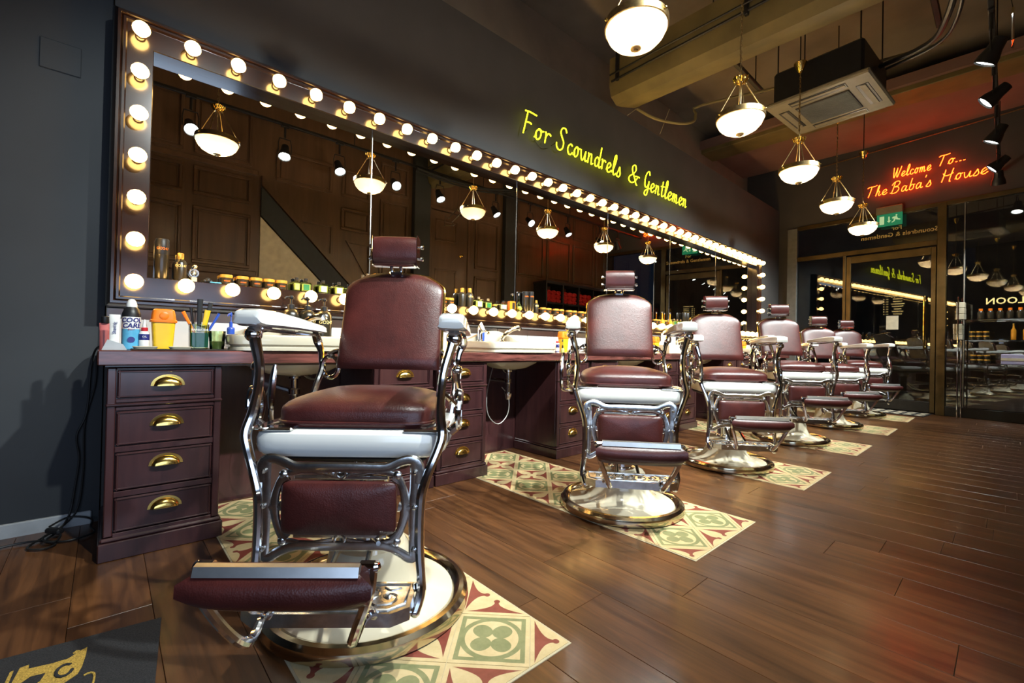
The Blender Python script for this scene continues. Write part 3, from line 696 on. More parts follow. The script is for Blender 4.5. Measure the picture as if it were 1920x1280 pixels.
    m = MB(); m.tube([(-.256, 0, .556), (-.296, 0, .553), (-.320, 0, .560), (-.328, 0, .585), (-.328, 0, .615)], .0085, 8); m.tube([(-.328, 0, .615), (-.328, 0, .66), (-.323, 0, .72), (-.318, 0, .757)], [.0085, .0115, .0105, .006], 10); Q('pump_lever', m, 'chrome')
    # leg frame casting
    y = -.300; F = (.5, 1.35)
    m = MB(); T = lambda pts, r, cl=False: m.tube([(a, y, b) for a, b in pts], r, 8, 3, cl, flat=F, up=(0, 1, 0))
    for s in (-1, 1):
        T([(s*.198, .470), (s*.200, .515), (s*.180, .530), (s*.150, .524), (s*.115, .508), (s*.06, .508), (0, .508)], [.011, .011, .010, .0095, .0105, .0105, .0105])
        T([(s*.198, .335), (s*.196, .285), (s*.180, .276), (s*.155, .290), (s*.115, .306), (s*.06, .306), (0, .306)], [.010, .011, .010, .009, .010, .010, .010])
        T([(s*.192, .525), (s*.190, .46), (s*.192, .41), (s*.190, .34), (s*.194, .28)], [.011, .009, .013, .009, .011])
        T([(s*.138, .488), (s*.155, .470), (s*.166, .435), (s*.168, .405), (s*.164, .375), (s*.152, .340), (s*.136, .322)], [.012, .008, .0085, .010, .0085, .008, .012])
        T([(s*.168, .405), (s*.190, .408)], [.010, .010]); T([(s*.150, .408), (s*.166, .405)], [.010, .006])
        T([(s*.138, .490), (s*.120, .498), (s*.10, .503)], [.006, .007, .007]); T([(s*.138, .320), (s*.120, .315), (s*.10, .310)], [.006, .007, .007])
        T([(s*.018, .488), (s*.085, .503)], [.004, .005]); T([(s*.028, .492), (s*.028, .505)], [.005, .005]); T([(s*.018, .322), (s*.085, .310)], [.004, .005])
        for zz in (.50, .41, .30): m.ball((s*.192, y-.010, zz), .0065, 8, 5)
    for sx in (-1, 1):
        for zz in (.490, .318): m.ball((sx*.146, y, zz), .0125, 10, 6, (1, .6, 1))
    for zc in (.494, .320): m.tube([(.013*cos(a), y, zc+.013*sin(a)) for a in [2*pi*i/10 for i in range(10)]], .004, 6, 1, True)
    m.box((0, y+.004, .482), (.24, .006, .010), .002); m.box((0, y+.004, .330), (.24, .006, .010), .002); lf = Q('leg_frame', m, 'steel')
    m = MB(); m.cushion(.146, .068, .030, (0, 0, 0), 12, .45, 44, 5); m.xf(Matrix.Translation((0, y+.002, .407)) @ Matrix.Rotation(radians(90), 4, 'X')); Q('calf_pad', m, 'leather')
    # step platform
    m = MB(); z0, z1 = .166, .198
    m.prism([(-.160, -.415), (-.200, -.385), (-.200, -.270), (.200, -.270), (.200, -.385), (.160, -.415)], z0, z1); pl = Q('step_plate', m, 'steel', ang=20)
    m = MB()
    m.tube([(-.185, -.285, z1), (.185, -.285, z1), (.185, -.375, z1), (.15, -.400, z1), (-.15, -.400, z1), (-.185, -.375, z1)], .004, 6, 1, True)
    for k in range(-3, 4):
        cx = k*.047; sg = 1 if k % 2 else -1
        m.tube([(cx-.021, -.34-sg*.035, z1), (cx+.012, -.34-sg*.03, z1), (cx+.02, -.34, z1), (cx, -.34+sg*.012, z1), (cx-.013, -.34, z1), (cx, -.34-sg*.010, z1)], .0032, 6, 3)
        m.tube([(cx-.02, -.34+sg*.04, z1), (cx, -.34+sg*.028, z1), (cx+.022, -.34+sg*.04, z1)], .003, 6, 3); m.ball((cx, -.34, z1), .006, 8, 4)
    P('scroll_relief', m, 'steel', pl)
    m = MB()
    for s in (-1, 1): m.tube([(s*.05, -.27, .185), (s*.045, -.16, .24), (s*.04, -.05, .33)], .008, 8, 1); m.tube([(s*.19, -.275, .185), (s*.205, -.30, .20)], .012, 8, 1)
    m.tube([(.02, -.10, .29), (.06, -.22, .30), (.11, -.34, .33)], .006, 8, 1); P('stay_rod', m, 'chrome', pl)
    # foot rest
    m = MB(); m.prism([(-.624, .414), (-.630, .421), (-.640, .418), (-.646, .401), (-.63, .399)], -.150, .150, lambda a, b, h: (h, a, b)); fb = Q('footrest_bar', m, 'satin', ang=20)
    m = MB(); rings = []
    for i in range(15):
        u = -1+2*i/14; k = (1-abs(u)**6)**.5 if abs(u) < 1 else .0
        k = max(k, .25); e = .010*(1-abs(u)**3)
        rings.append([(u*(.176 if .36 < zz < .39 else .150 if zz > .39 else .160), yy, zz) for yy, zz in [(-.638, .404), (-.650-e*.4, .389), (-.652-e, .366), (-.640-e, .344-.008*k+.008), (-.612-e*.6, .322-.010*k+.012), (-.590, .330-.008*k+.012), (-.585, .352), (-.592, .404)]])
    m.loft(rings); Q('footrest_pad', m, 'leather', ang=60)
    for s in (-1, 1):
        m = MB(); m.tube([(s*.160, -.595, .395), (s*.160, -.602, .36), (s*.152, -.598, .325), (s*.132, -.578, .272), (s*.116, -.552, .228), (s*.108, -.525, .205), (s*.108, -.498, .206), (s*.113, -.462, .215), (s*.120, -.425, .205), (s*.122, -.405, .190)], [.014, .012, .0105, .010, .0105, .011, .010, .009, .0095, .012], 9, 4)
        m.tube([(s*.140, -.595, .397), (s*.168, -.595, .397)], .012, 10, 1); m.ball((s*.168, -.595, .397), .012, 8, 6); Q('footrest_arm', m, 'chrome')
    return t, set(S)
ch0, LIFTED = make_chair()
LIFTS = sorted({n.split('.')[0] for n in LIFTED})
def place(o, x, y, deg, lift, label, sh=0.0):
    a = radians(deg); o.location = (x-sin(a)*sh, y+cos(a)*sh, .0045); o.rotation_euler = (0, 0, a+pi/2); o['label'] = label
    for c in o.children:
        if c.name.split('.')[0] in LIFTS: c.location.z = lift
ordn = ['first', 'second', 'third', 'fourth', 'fifth', 'last']
chs = [ch0]+[copy_tree(ch0) for _ in range(5)]
for k, (x, y, dg, lf_, sh) in enumerate(((.668, 1.38, 230, 0, -.018), (2.05, 1.385, 220.5, .046, .006), (3.435, 1.39, 220.5, .018, -.02), (4.82, 1.385, 219.5, .056, 0), (6.21, 1.38, 218, .02, -.01), (7.58, 1.37, 217, .045, -.02))):
    place(chs[k], x, y, dg, lf_, ordn[k]+' of six oxblood leather barber chairs counted from the doormat' if k < 5 else 'last of six oxblood leather barber chairs, beside the glass shop front', sh)
# ------------------------------------------------------------------ pendant lamps
def make_pendant():
    t = thing('pendant_lamp', '', 'pendant lamp', (0, 0, 2.388), 0, 'row of bowl pendant lamps over the chairs')
    m = MB(); n = 32
    pr = [(.006, -.082), (.040, -.080), (.075, -.071), (.108, -.052), (.132, -.026), (.146, .006), (.1475, .022)]
    inn = [(r-.004 if r > .01 else r, z+.004) for r, z in pr][::-1]
    m.lathe(pr, n=n, cap=False); m.build('glass_bowl', 'bowl', t, ang=60)
    m = MB(); m.lathe([(.149, .012), (.153, .014), (.153, .048), (.149, .050), (.146, .050), (.146, .012)], n=40); bd = m.build('rim_band', 'antique', t)
    for k in range(3):
        a = 2*pi*k/3+.5; MB().ball((.156*cos(a), .156*sin(a), .034), .009, 8, 6).build('screw_knob', 'brass', bd)
    m = MB(); m.lathe([(.002, -.100), (.010, -.098), (.012, -.092), (.026, -.088), (.027, -.083), (.012, -.078)], n=16); m.build('finial', 'antique', t)
    for k in range(4):
        a = 2*pi*k/4+.5; m = MB(); m.tube([(.148*cos(a), .148*sin(a), .04), (.026*cos(a), .026*sin(a), .265)], .0038, 7, 1); m.ball((.03*cos(a), .03*sin(a), .256), .008, 8, 6); m.ball((.146*cos(a), .146*sin(a), .045), .007, 8, 6); m.build('rod', 'antique', t)
    m = MB(); m.tube([(0, 0, .27), (0, 0, .06)], .005, 8, 1); m.lathe([(.012, .05), (.02, .055), (.02, .075), (.008, .08)], n=12); m.build('stem', 'antique', t)
    h = MB(); h.lathe([(.012, .255), (.022, .262), (.040, .285), (.046, .300), (.040, .305), (.020, .302), (.010, .318), (.001, .32)], n=18); hb = h.build('hub', 'brass', t)
    m = MB()
    for k in range(12):
        a = 2*pi*k/12; m.tube([(.024*cos(a), .024*sin(a), .262), (.040*cos(a), .040*sin(a), .282), (.047*cos(a), .047*sin(a), .302)], [.004, .005, .006], 6, 2)
    m.build('petal', 'brass', hb)
    m = MB(); z = .318; k = 0
    while z < .90:
        ax = k % 2; m.tube([((.0065*cos(q) if ax else 0), (0 if ax else .0065*cos(q)), z+.013+.015*sin(q)) for q in [2*pi*i/8 for i in range(8)]], .0018, 4, 1, True); z += .0225; k += 1
    m.tube([(.006, 0, .32), (-.007, .004, .5), (.006, -.004, .7), (0, 0, .9)], .0022, 5, 4); ch = m.build('chain', 'antique', t)
    m = MB(); m.lathe([(.012, .875), (.02, .885), (.038, .925), (.05, .955), (.048, .96), (.001, .962)], n=20); cn = m.build('canopy', 'brass', t)
    m = MB(); m.tube([(0, 0, .95), (0, 0, ZC-2.388+.01)], .005, 6, 1); m.build('drop_rod', 'black', t)
    m = MB(); m.tube([(0, 0, .045), (0, 0, .062)], .014, 10, 1); m.build('lamp_socket', 'enamel', t)
    return t
p0 = make_pendant()
PNX = [1.894+1.269*k for k in range(-1, 5)]+[1.894+1.269*5]
pn = ['over the doormat end, seen only in the mirror', 'above the first gap between chairs, close under the duct', 'in front of the yellow neon lettering end', 'hanging before the ceiling air conditioner', 'beyond the air conditioner, with a bare chain', 'hanging before the exit sign', 'closest to the glass shop front']
pl_ = [p0]+[copy_tree(p0) for _ in range(5)]
lab = ['bowl pendant lamp reflected in the first mirror panel, above the first barber chair', 'bowl pendant lamp cut off by the picture top, closely before the olive duct', 'bowl pendant lamp on a chain in front of the olive duct', 'bowl pendant lamp on a chain crossing the air conditioner grille',
       'bowl pendant lamp between the air conditioner and the red neon, on a thin chain', 'bowl pendant lamp hanging just beside the green exit sign']
for o, x, l in zip(pl_, PNX, lab):
    o.location = (x, 1.237, 2.388); o['label'] = l
    L = bpy.data.lights.new('lamp_light', 'POINT'); L.energy = PEND_W; L.color = (1, .80, .55); L.shadow_soft_size = .035
    lo = bpy.data.objects.new('lamp_light', L); COL.objects.link(lo); lo.parent = o; lo.location = (0, 0, -.005)
# ------------------------------------------------------------------ track spotlights
tk = MB(); tk.box((4.3, .10, 3.215), (9.0, .035, .03), .004); tag(tk.build('lighting_track', 'black'), 'black lighting track carrying the spotlights along the ceiling', 'track')
for x in (.2, 2.2, 4.2, 6.2, 8.2): MB().tube([(x, .10, 3.23), (x, .10, ZC-.25 if x > 7 else ZC)], .006, 6, 1).build('hanger', 'black', bpy.data.objects['lighting_track'])
def make_spot():
    t = thing('spotlight', '', 'spotlight', (0, 0, 0), 0, 'black track spotlights')
    m = MB(); m.box((0, 0, .30), (.09, .034, .035), .006); m.tube([(0, 0, .285), (0, 0, .17)], .012, 8, 1); m.build('adapter', 'black', t)
    h = thing('head_pivot', None, None); bpy.data.objects.remove(h)
    m = MB(); m.lathe([(.001, -.105), (.038, -.10), (.042, -.06), (.045, -.03), (.060, .02), (.064, .06), (.060, .062), (.055, .05), (.05, .045)], n=22, cap=False); hd = m.build('head', 'black', t)
    m = MB(); m.lathe([(.001, .048), (.053, .048), (.0535, .051), (.001, .052)], n=20); m.build('lens', 'spotlens', hd)
    m = MB()
    for s in (-1, 1): m.tube([(s*.055, 0, .155-.0), (s*.066, 0, .1), (s*.066, 0, -.0)], .005, 6, 1)
    m.tube([(-.055, 0, .155), (.055, 0, .155)], .006, 6, 1); m.build('yoke', 'black', t)
    return t
s0 = make_spot()
SPX = [.57, 1.42, 2.02, 2.75, 3.43, 4.45, 5.2, 6.15, 7.1, 7.7]
AIM = [(.75, 2.2, .9), (1.0, 1.3, .5), (2.1, 1.5, .7), (2.6, 2.5, .9), (3.5, 1.5, .6), (4.9, 1.45, .6), (5.0, 2.5, .9), (6.3, 1.4, .6), (7.0, 2.3, .9), (8.40, .1, 1.15)]
sl = ['first black track spotlight, reflected beside the first pendant lamp', 'second black track spotlight counted from the doormat end', 'third black track spotlight counted from the doormat end', 'fourth black track spotlight counted from the doormat end', 'fifth black track spotlight counted from the doormat end',
      'black track spotlight cut off by the picture top, beside the arrow outline', 'black track spotlight tilted down between the arrow outline and the red soffit', 'black track spotlight glowing over the end of the red soffit', 'black track spotlight hanging just above the red neon word House', 'lowest black track spotlight beside the end of the red neon']
for k, (x, am) in enumerate(zip(SPX, AIM)):
    o = s0 if k == 0 else copy_tree(s0)
    o.location = (x, .10, 2.90); o['label'] = sl[k]
    d = (Vector(am)-Vector((x, .10, 2.90))).normalized(); q = d.to_track_quat('Z', 'Y')
    for c in o.children:
        if c.name.startswith('head'): c.rotation_mode = 'QUATERNION'; c.rotation_quaternion = q
    L = bpy.data.lights.new('spot_light', 'SPOT'); L.energy = SPOT_W; L.color = (.93, 1.0, .97); L.spot_size = radians(78); L.spot_blend = .55; L.shadow_soft_size = .03
    lo = bpy.data.objects.new('spot_light', L); COL.objects.link(lo); lo.parent = o; lo.rotation_mode = 'QUATERNION'; lo.rotation_quaternion = d.to_track_quat('-Z', 'Y'); lo.location = d*.075
# ------------------------------------------------------------------ ceiling services
m = MB(); m.loft([[(3.68+a, y, 3.30+b) for a, b in ((.0, .14), (.03, .05), (.12, .0), (.22, .02), (.46, .10), (.50, .14), (.50, .42), (.0, .42))] for y in (2.70, -.7)]); du = tag(m.build('ventilation_duct', 'olive', ang=20), 'olive painted ventilation duct crossing the ceiling from the mirror wall', 'duct')
for y in (2.6, 1.4, .2): MB().box((3.93, y, 3.60), (.56, .03, .28), .004).build('duct_hanger', 'black', du)
m = MB(); m.tube([(3.66, 2.66, 3.47), (3.66, 1.0, 3.50), (3.66, -.6, 3.50)], .012, 6, 1); m.tube([(3.63, 2.66, 3.52), (3.63, 1.0, 3.54), (3.63, -.6, 3.55)], .009, 6, 1); tag(m.build('conduit', 'black'), 'pair of dark cable conduits strapped along the olive duct', 'conduit')
m = MB(); m.tube([(4.05, 2.62, 3.33), (4.25, 2.52, 3.26), (4.55, 2.40, 3.27), (4.72, 2.33, 3.33), (4.74, 2.32, 3.42), (4.8, 2.28, 3.52), (5.1, 1.35, 3.52), (5.3, .4, 3.52)], .014, 8, 3); pp = tag(m.build('drain_pipe', 'olive'), 'bent condensate pipe looping from the duct to the air conditioner', 'pipe')
m = MB()
for a, b in (((3.95, 2.66, 3.24), (4.08, 2.6, 3.36)), ((4.52, 2.62, 3.22), (4.5, 2.5, 3.45))): m.tube([a, b], .004, 5, 1)
m.build('stay_wire', 'acwhite', pp)
# air conditioner cassette
ac = thing('air_conditioner', 'square olive-white ceiling air conditioner cassette with dark centre grille', 'air conditioner', (4.98, 1.15, 3.13), radians(-4))
S = .403
m = MB(); m.box((0, 0, .02), (2*S, 2*S, .04), .012); m.build('fascia', 'acwhite', ac)
m = MB(); m.box((0, 0, .19), (.70, .70, .30), .02); m.build('casing', 'black', ac)
m = MB(); m.box((0, 0, -.004), (.42, .42, .012), .004); gr = m.build('grille', 'grille', ac)
m = MB()
for k in range(22): m.box((-.195+.0186*k, 0, -.012), (.007, .40, .006), .001)
gs = m.build('slat', 'grey', gr); gs['kind'] = 'stuff'
for k in range(4):
    a = k*pi/2; R4 = Matrix.Rotation(a, 4, 'Z')
    m = MB(); m.box((.305, 0, -.001), (.088, .44, .006), .002); m.xf(R4); sl_ = m.build('outlet', 'black', ac)
    m = MB(); m.box((.305, 0, -.004), (.05, .42, .006), .002, Matrix.Rotation(.15, 3, 'Y')); m.xf(R4); m.build('flap', 'acwhite', sl_)
m = MB()
for sx in (-1, 1):
    for sy in (-1, 1): m.tube([(sx*.32, sy*.32, .3), (sx*.32, sy*.32, 1.16)], .006, 6, 1)
m.build('hanging_rod', 'black', ac)
for k, (x, y0, y1) in enumerate(((4.75, 2.2, 1.1), (5.3, 1.9, .6), (7.3, .9, -.2))):
    pass
for y, l in ((1.95, 'black slotted support rail hung on the mirror wall side of the air conditioner'), (.45, 'black slotted support rail hung over the cable bundle beside the air conditioner')):
    m = MB(); m.box((4.85, y, 3.85), (1.5, .045, .045), .006)
    for x in (4.3, 5.4): m.tube([(x, y, 3.86), (x, y, ZC)], .006, 6, 1)
    tag(m.build('hanger_rail', 'black'), l, 'rail')
m = MB(); m.tube([(5.0, .78, 3.36), (4.75, .45, 3.28), (4.2, .30, 3.14), (3.6, .20, 3.13), (3.0, .2, 3.15)], .02, 8, 4); m.tube([(5.02, .74, 3.33), (4.75, .40, 3.25), (4.2, .25, 3.11), (3.6, .18, 3.10), (3.0, .18, 3.12)], .012, 8, 4); tag(m.build('cable_bundle', 'black'), 'thick black cable bundle running from the air conditioner over the spotlights', 'cable')
m = MB(); m.tube([(8.655, 2.4, 3.88), (8.655, -.7, 3.98)], .008, 6, 1); tag(m.build('conduit', 'antique'), 'thin conduit running across the wall above the red neon', 'conduit')
# arrow outline of unlit tube
A = [(-.11, -.02), (.02, .09), (.05, .05), (.16, .16), (.20, .12), (.09, .01), (.13, -.03), (-.02, -.07)]
ar = MB(); ar.tube([(3.75+a*1.25, .0, 2.70+b*1.25) for a, b in [(-.14, -.13), (-.12, -.01), (-.08, -.035), (.04, .10), (.09, .06), (-.03, -.07), (.0, -.10)]], .006, 6, 1, True)
ao = tag(ar.build('arrow_sign', 'chrome'), 'unlit tube outline of a downward arrow hung by the spotlight track', 'sign')
m = MB(); m.tube([(3.80, .0, 2.82), (3.80, .05, 3.21)], .002, 5, 1); m.build('hanging_wire', 'black', ao)
# ------------------------------------------------------------------ neon lettering: single strokes on a cap height of 1
GL = {
 'F': (.62, [[(.12, 0), (.16, .5), (.20, 1.0)], [(.06, .97), (.30, 1.0), (.66, .98)], [(.17, .52), (.34, .55), (.46, .52)]]),
 'o': (.46, [[(.02, .06), (.10, .10), (.08, .28), (.22, .48), (.34, .36), (.32, .12), (.18, 0), (.08, .14), (.10, .34), (.24, .46), (.40, .42), (.46, .46)]]),
 'r': (.40, [[(.04, .46), (.10, .44), (.10, .0)], [(.10, .24), (.20, .44), (.30, .46), (.38, .40)]]),
 'S': (.70, [[(.62, .86), (.50, 1.02), (.30, .98), (.22, .78), (.34, .58), (.48, .38), (.44, .10), (.24, -.02), (.06, .08), (.02, .26)]]),
 'c': (.40, [[(.36, .40), (.24, .47), (.10, .36), (.06, .18), (.14, .02), (.28, .0), (.40, .12)]]),
 'u': (.50, [[(.04, .46), (.08, .16), (.16, .0), (.28, .08), (.38, .40)], [(.40, .46), (.38, .14), (.44, .0), (.52, .06)]]),
 'n': (.50, [[(.04, .46), (.09, .40), (.07, .0)], [(.08, .22), (.18, .44), (.30, .44), (.32, .20), (.34, .0), (.46, .06)]]),
 'm': (.70, [[(.04, .46), (.09, .40), (.07, .0)], [(.08, .22), (.17, .44), (.27, .42), (.28, .0)], [(.29, .22), (.38, .44), (.48, .42), (.50, .04), (.56, .0), (.66, .08)]]),
 'd': (.50, [[(.38, .36), (.24, .47), (.08, .32), (.08, .08), (.20, .0), (.34, .16), (.44, .60), (.48, 1.0)], [(.40, .40), (.38, .10), (.46, .0), (.54, .08)]]),
 'e': (.44, [[(.02, .10), (.18, .20), (.36, .34), (.28, .48), (.12, .38), (.06, .16), (.16, .0), (.30, .02), (.44, .14)]]),
 'l': (.34, [[(.0, .08), (.16, .34), (.30, .78), (.26, 1.0), (.16, .86), (.10, .30), (.16, .0), (.28, .02), (.36, .10)]]),
 's': (.40, [[(.04, .06), (.18, .30), (.26, .50), (.30, .34), (.36, .16), (.26, .0), (.10, .0), (.04, .06)]]),
 '&': (.72, [[(.66, .36), (.52, .12), (.30, -.02), (.12, .08), (.14, .28), (.36, .50), (.50, .74), (.42, .98), (.26, .88), (.28, .62), (.48, .28), (.62, .0), (.70, -.04)], [(.52, .40), (.66, .44), (.80, .42)]]),
 'G': (.66, [[(.58, .82), (.48, 1.0), (.28, .86), (.16, .50), (.20, .16), (.38, .12), (.52, .34), (.54, .48)], [(.54, .46), (.50, .0), (.40, -.30), (.22, -.28), (.24, -.10), (.50, .06), (.64, .12)]]),
 't': (.36, [[(.22, .84), (.16, .40), (.16, .06), (.24, .0), (.36, .08)], [(.04, .54), (.18, .56), (.36, .58)]]),
 'W': (.86, [[(.06, .98), (.08, .50), (.16, .0), (.34, .52), (.44, .90)], [(.44, .90), (.42, .40), (.50, .0), (.70, .54), (.84, 1.0)]]),
 'T': (.66, [[(.34, .98), (.28, .5), (.18, .0)], [(.0, .88), (.14, .98), (.44, .96), (.76, 1.02)]]),
 'h': (.48, [[(.06, .08), (.20, .50), (.26, .96), (.18, .86), (.12, .30), (.08, .0)], [(.10, .22), (.22, .44), (.32, .38), (.30, .08), (.38, .0), (.48, .08)]]),
 'B': (.74, [[(.26, .98), (.20, .50), (.10, .0)], [(.04, .72), (.24, .98), (.52, 1.0), (.62, .82), (.48, .60), (.26, .54), (.52, .50), (.62, .28), (.46, .04), (.20, .0), (-.02, .08)]]),
 'a': (.50, [[(.38, .38), (.24, .47), (.09, .32), (.08, .08), (.18, .0), (.32, .16), (.40, .44)], [(.40, .44), (.37, .12), (.44, .0), (.54, .08)]]),
 'b': (.46, [[(.18, 1.0), (.12, .50), (.08, .04)], [(.10, .24), (.22, .46), (.36, .38), (.36, .12), (.22, .0), (.08, .08)], [(.36, .40), (.46, .44)]]),
 "'": (.14, [[(.12, 1.0), (.08, .82)]]),
 'H': (.80, [[(.18, .98), (.14, .50), (.06, .0)], [(.66, 1.0), (.58, .50), (.54, .0), (.62, -.02)], [(.06, .70), (.16, .52), (.36, .48), (.60, .56), (.70, .64)]]),
 '.': (.22, [[(.04, .06), (.18, .07)]]), ' ': (.34, []),
}
def neon(root, txt, org, right, up, cap, width, mat, r, slant=.16, sgn=(0, 0, 0)):
    tot = sum(GL[c][0]+.05 for c in txt); kx = width/tot/1.0; x = 0; rt, u = Vector(right), Vector(up); nn = rt.cross(u)
    for c in txt:
        w, st = GL[c]
        if st:
            m = MB()
            for s in st: m.tube([tuple(Vector(org)+rt*((x+a+slant*b)*kx)+u*(b*cap)) for a, b in s], r, 6, 4)
            m.build('letter', mat, root, ang=60)
        x += w+.05
    return x*kx
ny = thing('neon_sign', 'yellow handwritten neon sign reading For Scoundrels & Gentlemen on the dark wall', 'neon sign', (0, 0, 0))
Yn = YM-.055
neon(ny, 'For', (2.48, Yn, 2.585), (1, 0, 0), (0, 0, 1), .20, .36, 'neon_y', .0062)
neon(ny, 'Scoundrels', (2.90, Yn, 2.585), (1, 0, 0), (0, 0, 1), .205, .99, 'neon_y', .0062)
neon(ny, '&', (4.0, Yn, 2.59), (1, 0, 0), (0, 0, 1), .20, .21, 'neon_y', .0062)
neon(ny, 'Gentlemen', (4.30, Yn, 2.585), (1, 0, 0), (0, 0, 1), .21, 1.0, 'neon_y', .0062)
m = MB()
for x in (2.55, 2.9, 3.3, 3.8, 4.1, 4.5, 5.0): m.tube([(x, YM, 2.62), (x, Yn, 2.63)], .003, 5, 1)
m.tube([(2.68, YM-.01, 2.60), (2.76, YM-.012, 2.55), (2.85, YM-.01, 2.58)], .003, 5, 3); m.build('standoff', 'black', ny)
nr = thing('neon_sign', 'red handwritten neon sign reading Welcome To... The Baba\'s House over the shop front', 'neon sign', (0, 0, 0))
Xn = XE-.07
neon(nr, 'Welcome', (Xn, 1.175, 3.43), (0, -1, 0), (0, 0, 1), .15, .43, 'neon_r', .0048)
neon(nr, 'To...', (Xn, .685, 3.455), (0, -1, 0), (0, 0, 1), .14, .29, 'neon_r', .0048)
neon(nr, 'The', (Xn, 1.49, 3.215), (0, -1, 0), (0, 0, 1), .155, .26, 'neon_r', .0048)
neon(nr, "Baba's", (Xn, 1.20, 3.205), (0, -1, 0), (0, 0, 1), .165, .46, 'neon_r', .0048)
neon(nr, 'House', (Xn, .65, 3.22), (0, -1, 0), (0, 0, 1), .165, .46, 'neon_r', .0048)
m = MB()
for y in (1.1, .8, .5, 1.4, .3): m.tube([(XE, y, 3.26), (Xn, y, 3.26)], .003, 5, 1)
m.build('standoff', 'black', nr)
# exit sign
ex = thing('exit_sign', 'green running-man exit sign hanging from a white emergency light box', 'exit sign', (XE-.10, 1.195, 2.74))
m = MB(); m.box((0, 0, .22), (.07, .31, .11), .008); m.build('light_box', 'acwhite', ex)
m = MB(); m.box((0, 0, .075), (.014, .30, .18), .003); pe = m.build('sign_panel', 'exitgreen', ex)
f = lambda a, b, h: (-.0075-h, -a, .075+b)
m = MB(); m.prism([(-.115, -.06), (-.06, -.06), (-.06, .06), (-.115, .06)], 0, .002, f)
m.prism([(-.012, .045), (.004, .045), (.004, -.015), (.02, -.015), (-.004, -.045), (-.028, -.015), (-.012, -.015)], 0, .002, f)
m.lathe([(.011, 0), (.011, .002)], (0, 0, 0), 10, 'x'); k = len(m.v)-20
m.v[k:] = [(-.0095+p[0], -.082+p[1], .128+p[2]) for p in m.v[k:]]
m.prism([(.062, .035), (.085, .040), (.10, .0), (.128, -.012), (.126, -.024), (.088, -.015), (.07, -.005), (.06, -.035), (.030, -.05), (.025, -.04), (.048, -.025), (.055, .01), (.04, .005), (.03, .02), (.04, .032)], 0, .002, f)
m.build('pictogram', 'exitwhite', pe)
m = MB()
for y in (-.1, .1): m.tube([(0, y, .27), (0, y, .30)], .004, 6, 1)
m.tube([(0, -.1, .275), (.1, -.1, .275)], .004, 6, 1); m.tube([(0, .1, .275), (.1, .1, .275)], .004, 6, 1); m.build('bracket', 'black', ex)

SHOPFRONT += [nr, ex, bpy.data.objects['conduit.001']]
# ------------------------------------------------------------------ goods on the counter and the mirror ledge
LZ = FZ0+.14+.003                              # ledge top
LY = YM-.048
def bottle(name, label, cat, x, y, z, prof, mat, cap=None, capmat='gold', n=20, group=None, text=None, tsz=.012, tmat='brasstext', tz=.05):
    """turned bottle: profile body + cap profile + lettering"""
    t = thing(name, label, cat, (x, y, z), 0, group)
    b = MB().lathe(prof, n=n).build('body', mat, t)
    if cap: MB().lathe(cap, n=n).build('cap', capmat, t)
    if text:
        r = max(p[0] for p in prof)+.0004; put_text(text, tsz, tmat, t, (0, 0, tz), (1, 0, 0), (0, 0, 1), r, depth=.0003)
    return t
# -- first station counter
t = thing('cream_tube', 'coral pink tube with dark cap standing behind the white shaving tube', 'tube', (-.002, 2.44, .79))
m = MB(); m.loft([[(x, y, .0+.0) for x, y in supel(.015, .012, 16)], [(x, y, .075) for x, y in supel(.016, .008, 16)], [(x, y, .105) for x, y in supel(.018, .002, 16)]]); m.build('body', 'pinktube', t)
MB().lathe([(.012, .104), (.013, .106), (.013, .130), (.011, .132)], n=14).build('cap', 'black', t)
t = thing('cream_tube', 'white shaving tube leaning on its white wedge holder', 'tube', (.026, 2.36, .79))
m = MB(); m.loft([[(x, y, .02) for x, y in supel(.015, .010, 16)], [(x, y, .09) for x, y in supel(.015, .007, 16)], [(x, y, .138) for x, y in supel(.017, .0015, 16)]]); m.build('body', 'white', t)
m = MB(); m.prism([(-.036, 0), (.038, 0), (.026, .022), (-.020, .040)], -.022, .022, lambda a, b, h: (a, h, b)); m.build('holder', 'skirting', t)
put_text('Shaving', .016, 'navy', t, (0, -.0105, .085), (0, 0, 1), (-1, 0, 0))
t = thing('spray_can', 'tall blue and white cooling spray can with a black shoulder and white cap', 'spray can', (.077, 2.40, .79))
MB().lathe([(.028, 0), (.030, .003), (.030, .118)], n=24).build('body', 'skyblue', t); MB().lathe([(.0303, .083), (.0303, .132)], n=24, cap=False).build('white_band', 'white', t)
MB().lathe([(.0302, .130), (.030, .145), (.024, .164), (.018, .172), (.017, .176)], n=24).build('shoulder', 'black', t); MB().lathe([(.018, .172), (.018, .182), (.013, .198), (.008, .204), (.001, .205)], n=18).build('cap', 'white', t)
put_text('COOL', .026, 'navy', t, (0, 0, .118), wrap=.0306, bold=.0008, shear=.15); put_text('CARE', .026, 'navy', t, (0, 0, .096), wrap=.0306, bold=.0008, shear=.15); put_text('5-in-1', .009, 'redp', t, (0, 0, .081), wrap=.0306)
m = MB(); m.lathe([(.012, 0), (.012, .001)], n=18); m.xf(Matrix.Translation((0, -.0302, .04)) @ Matrix.Rotation(radians(90), 4, 'X')); m.build('roundel', 'navy', t)
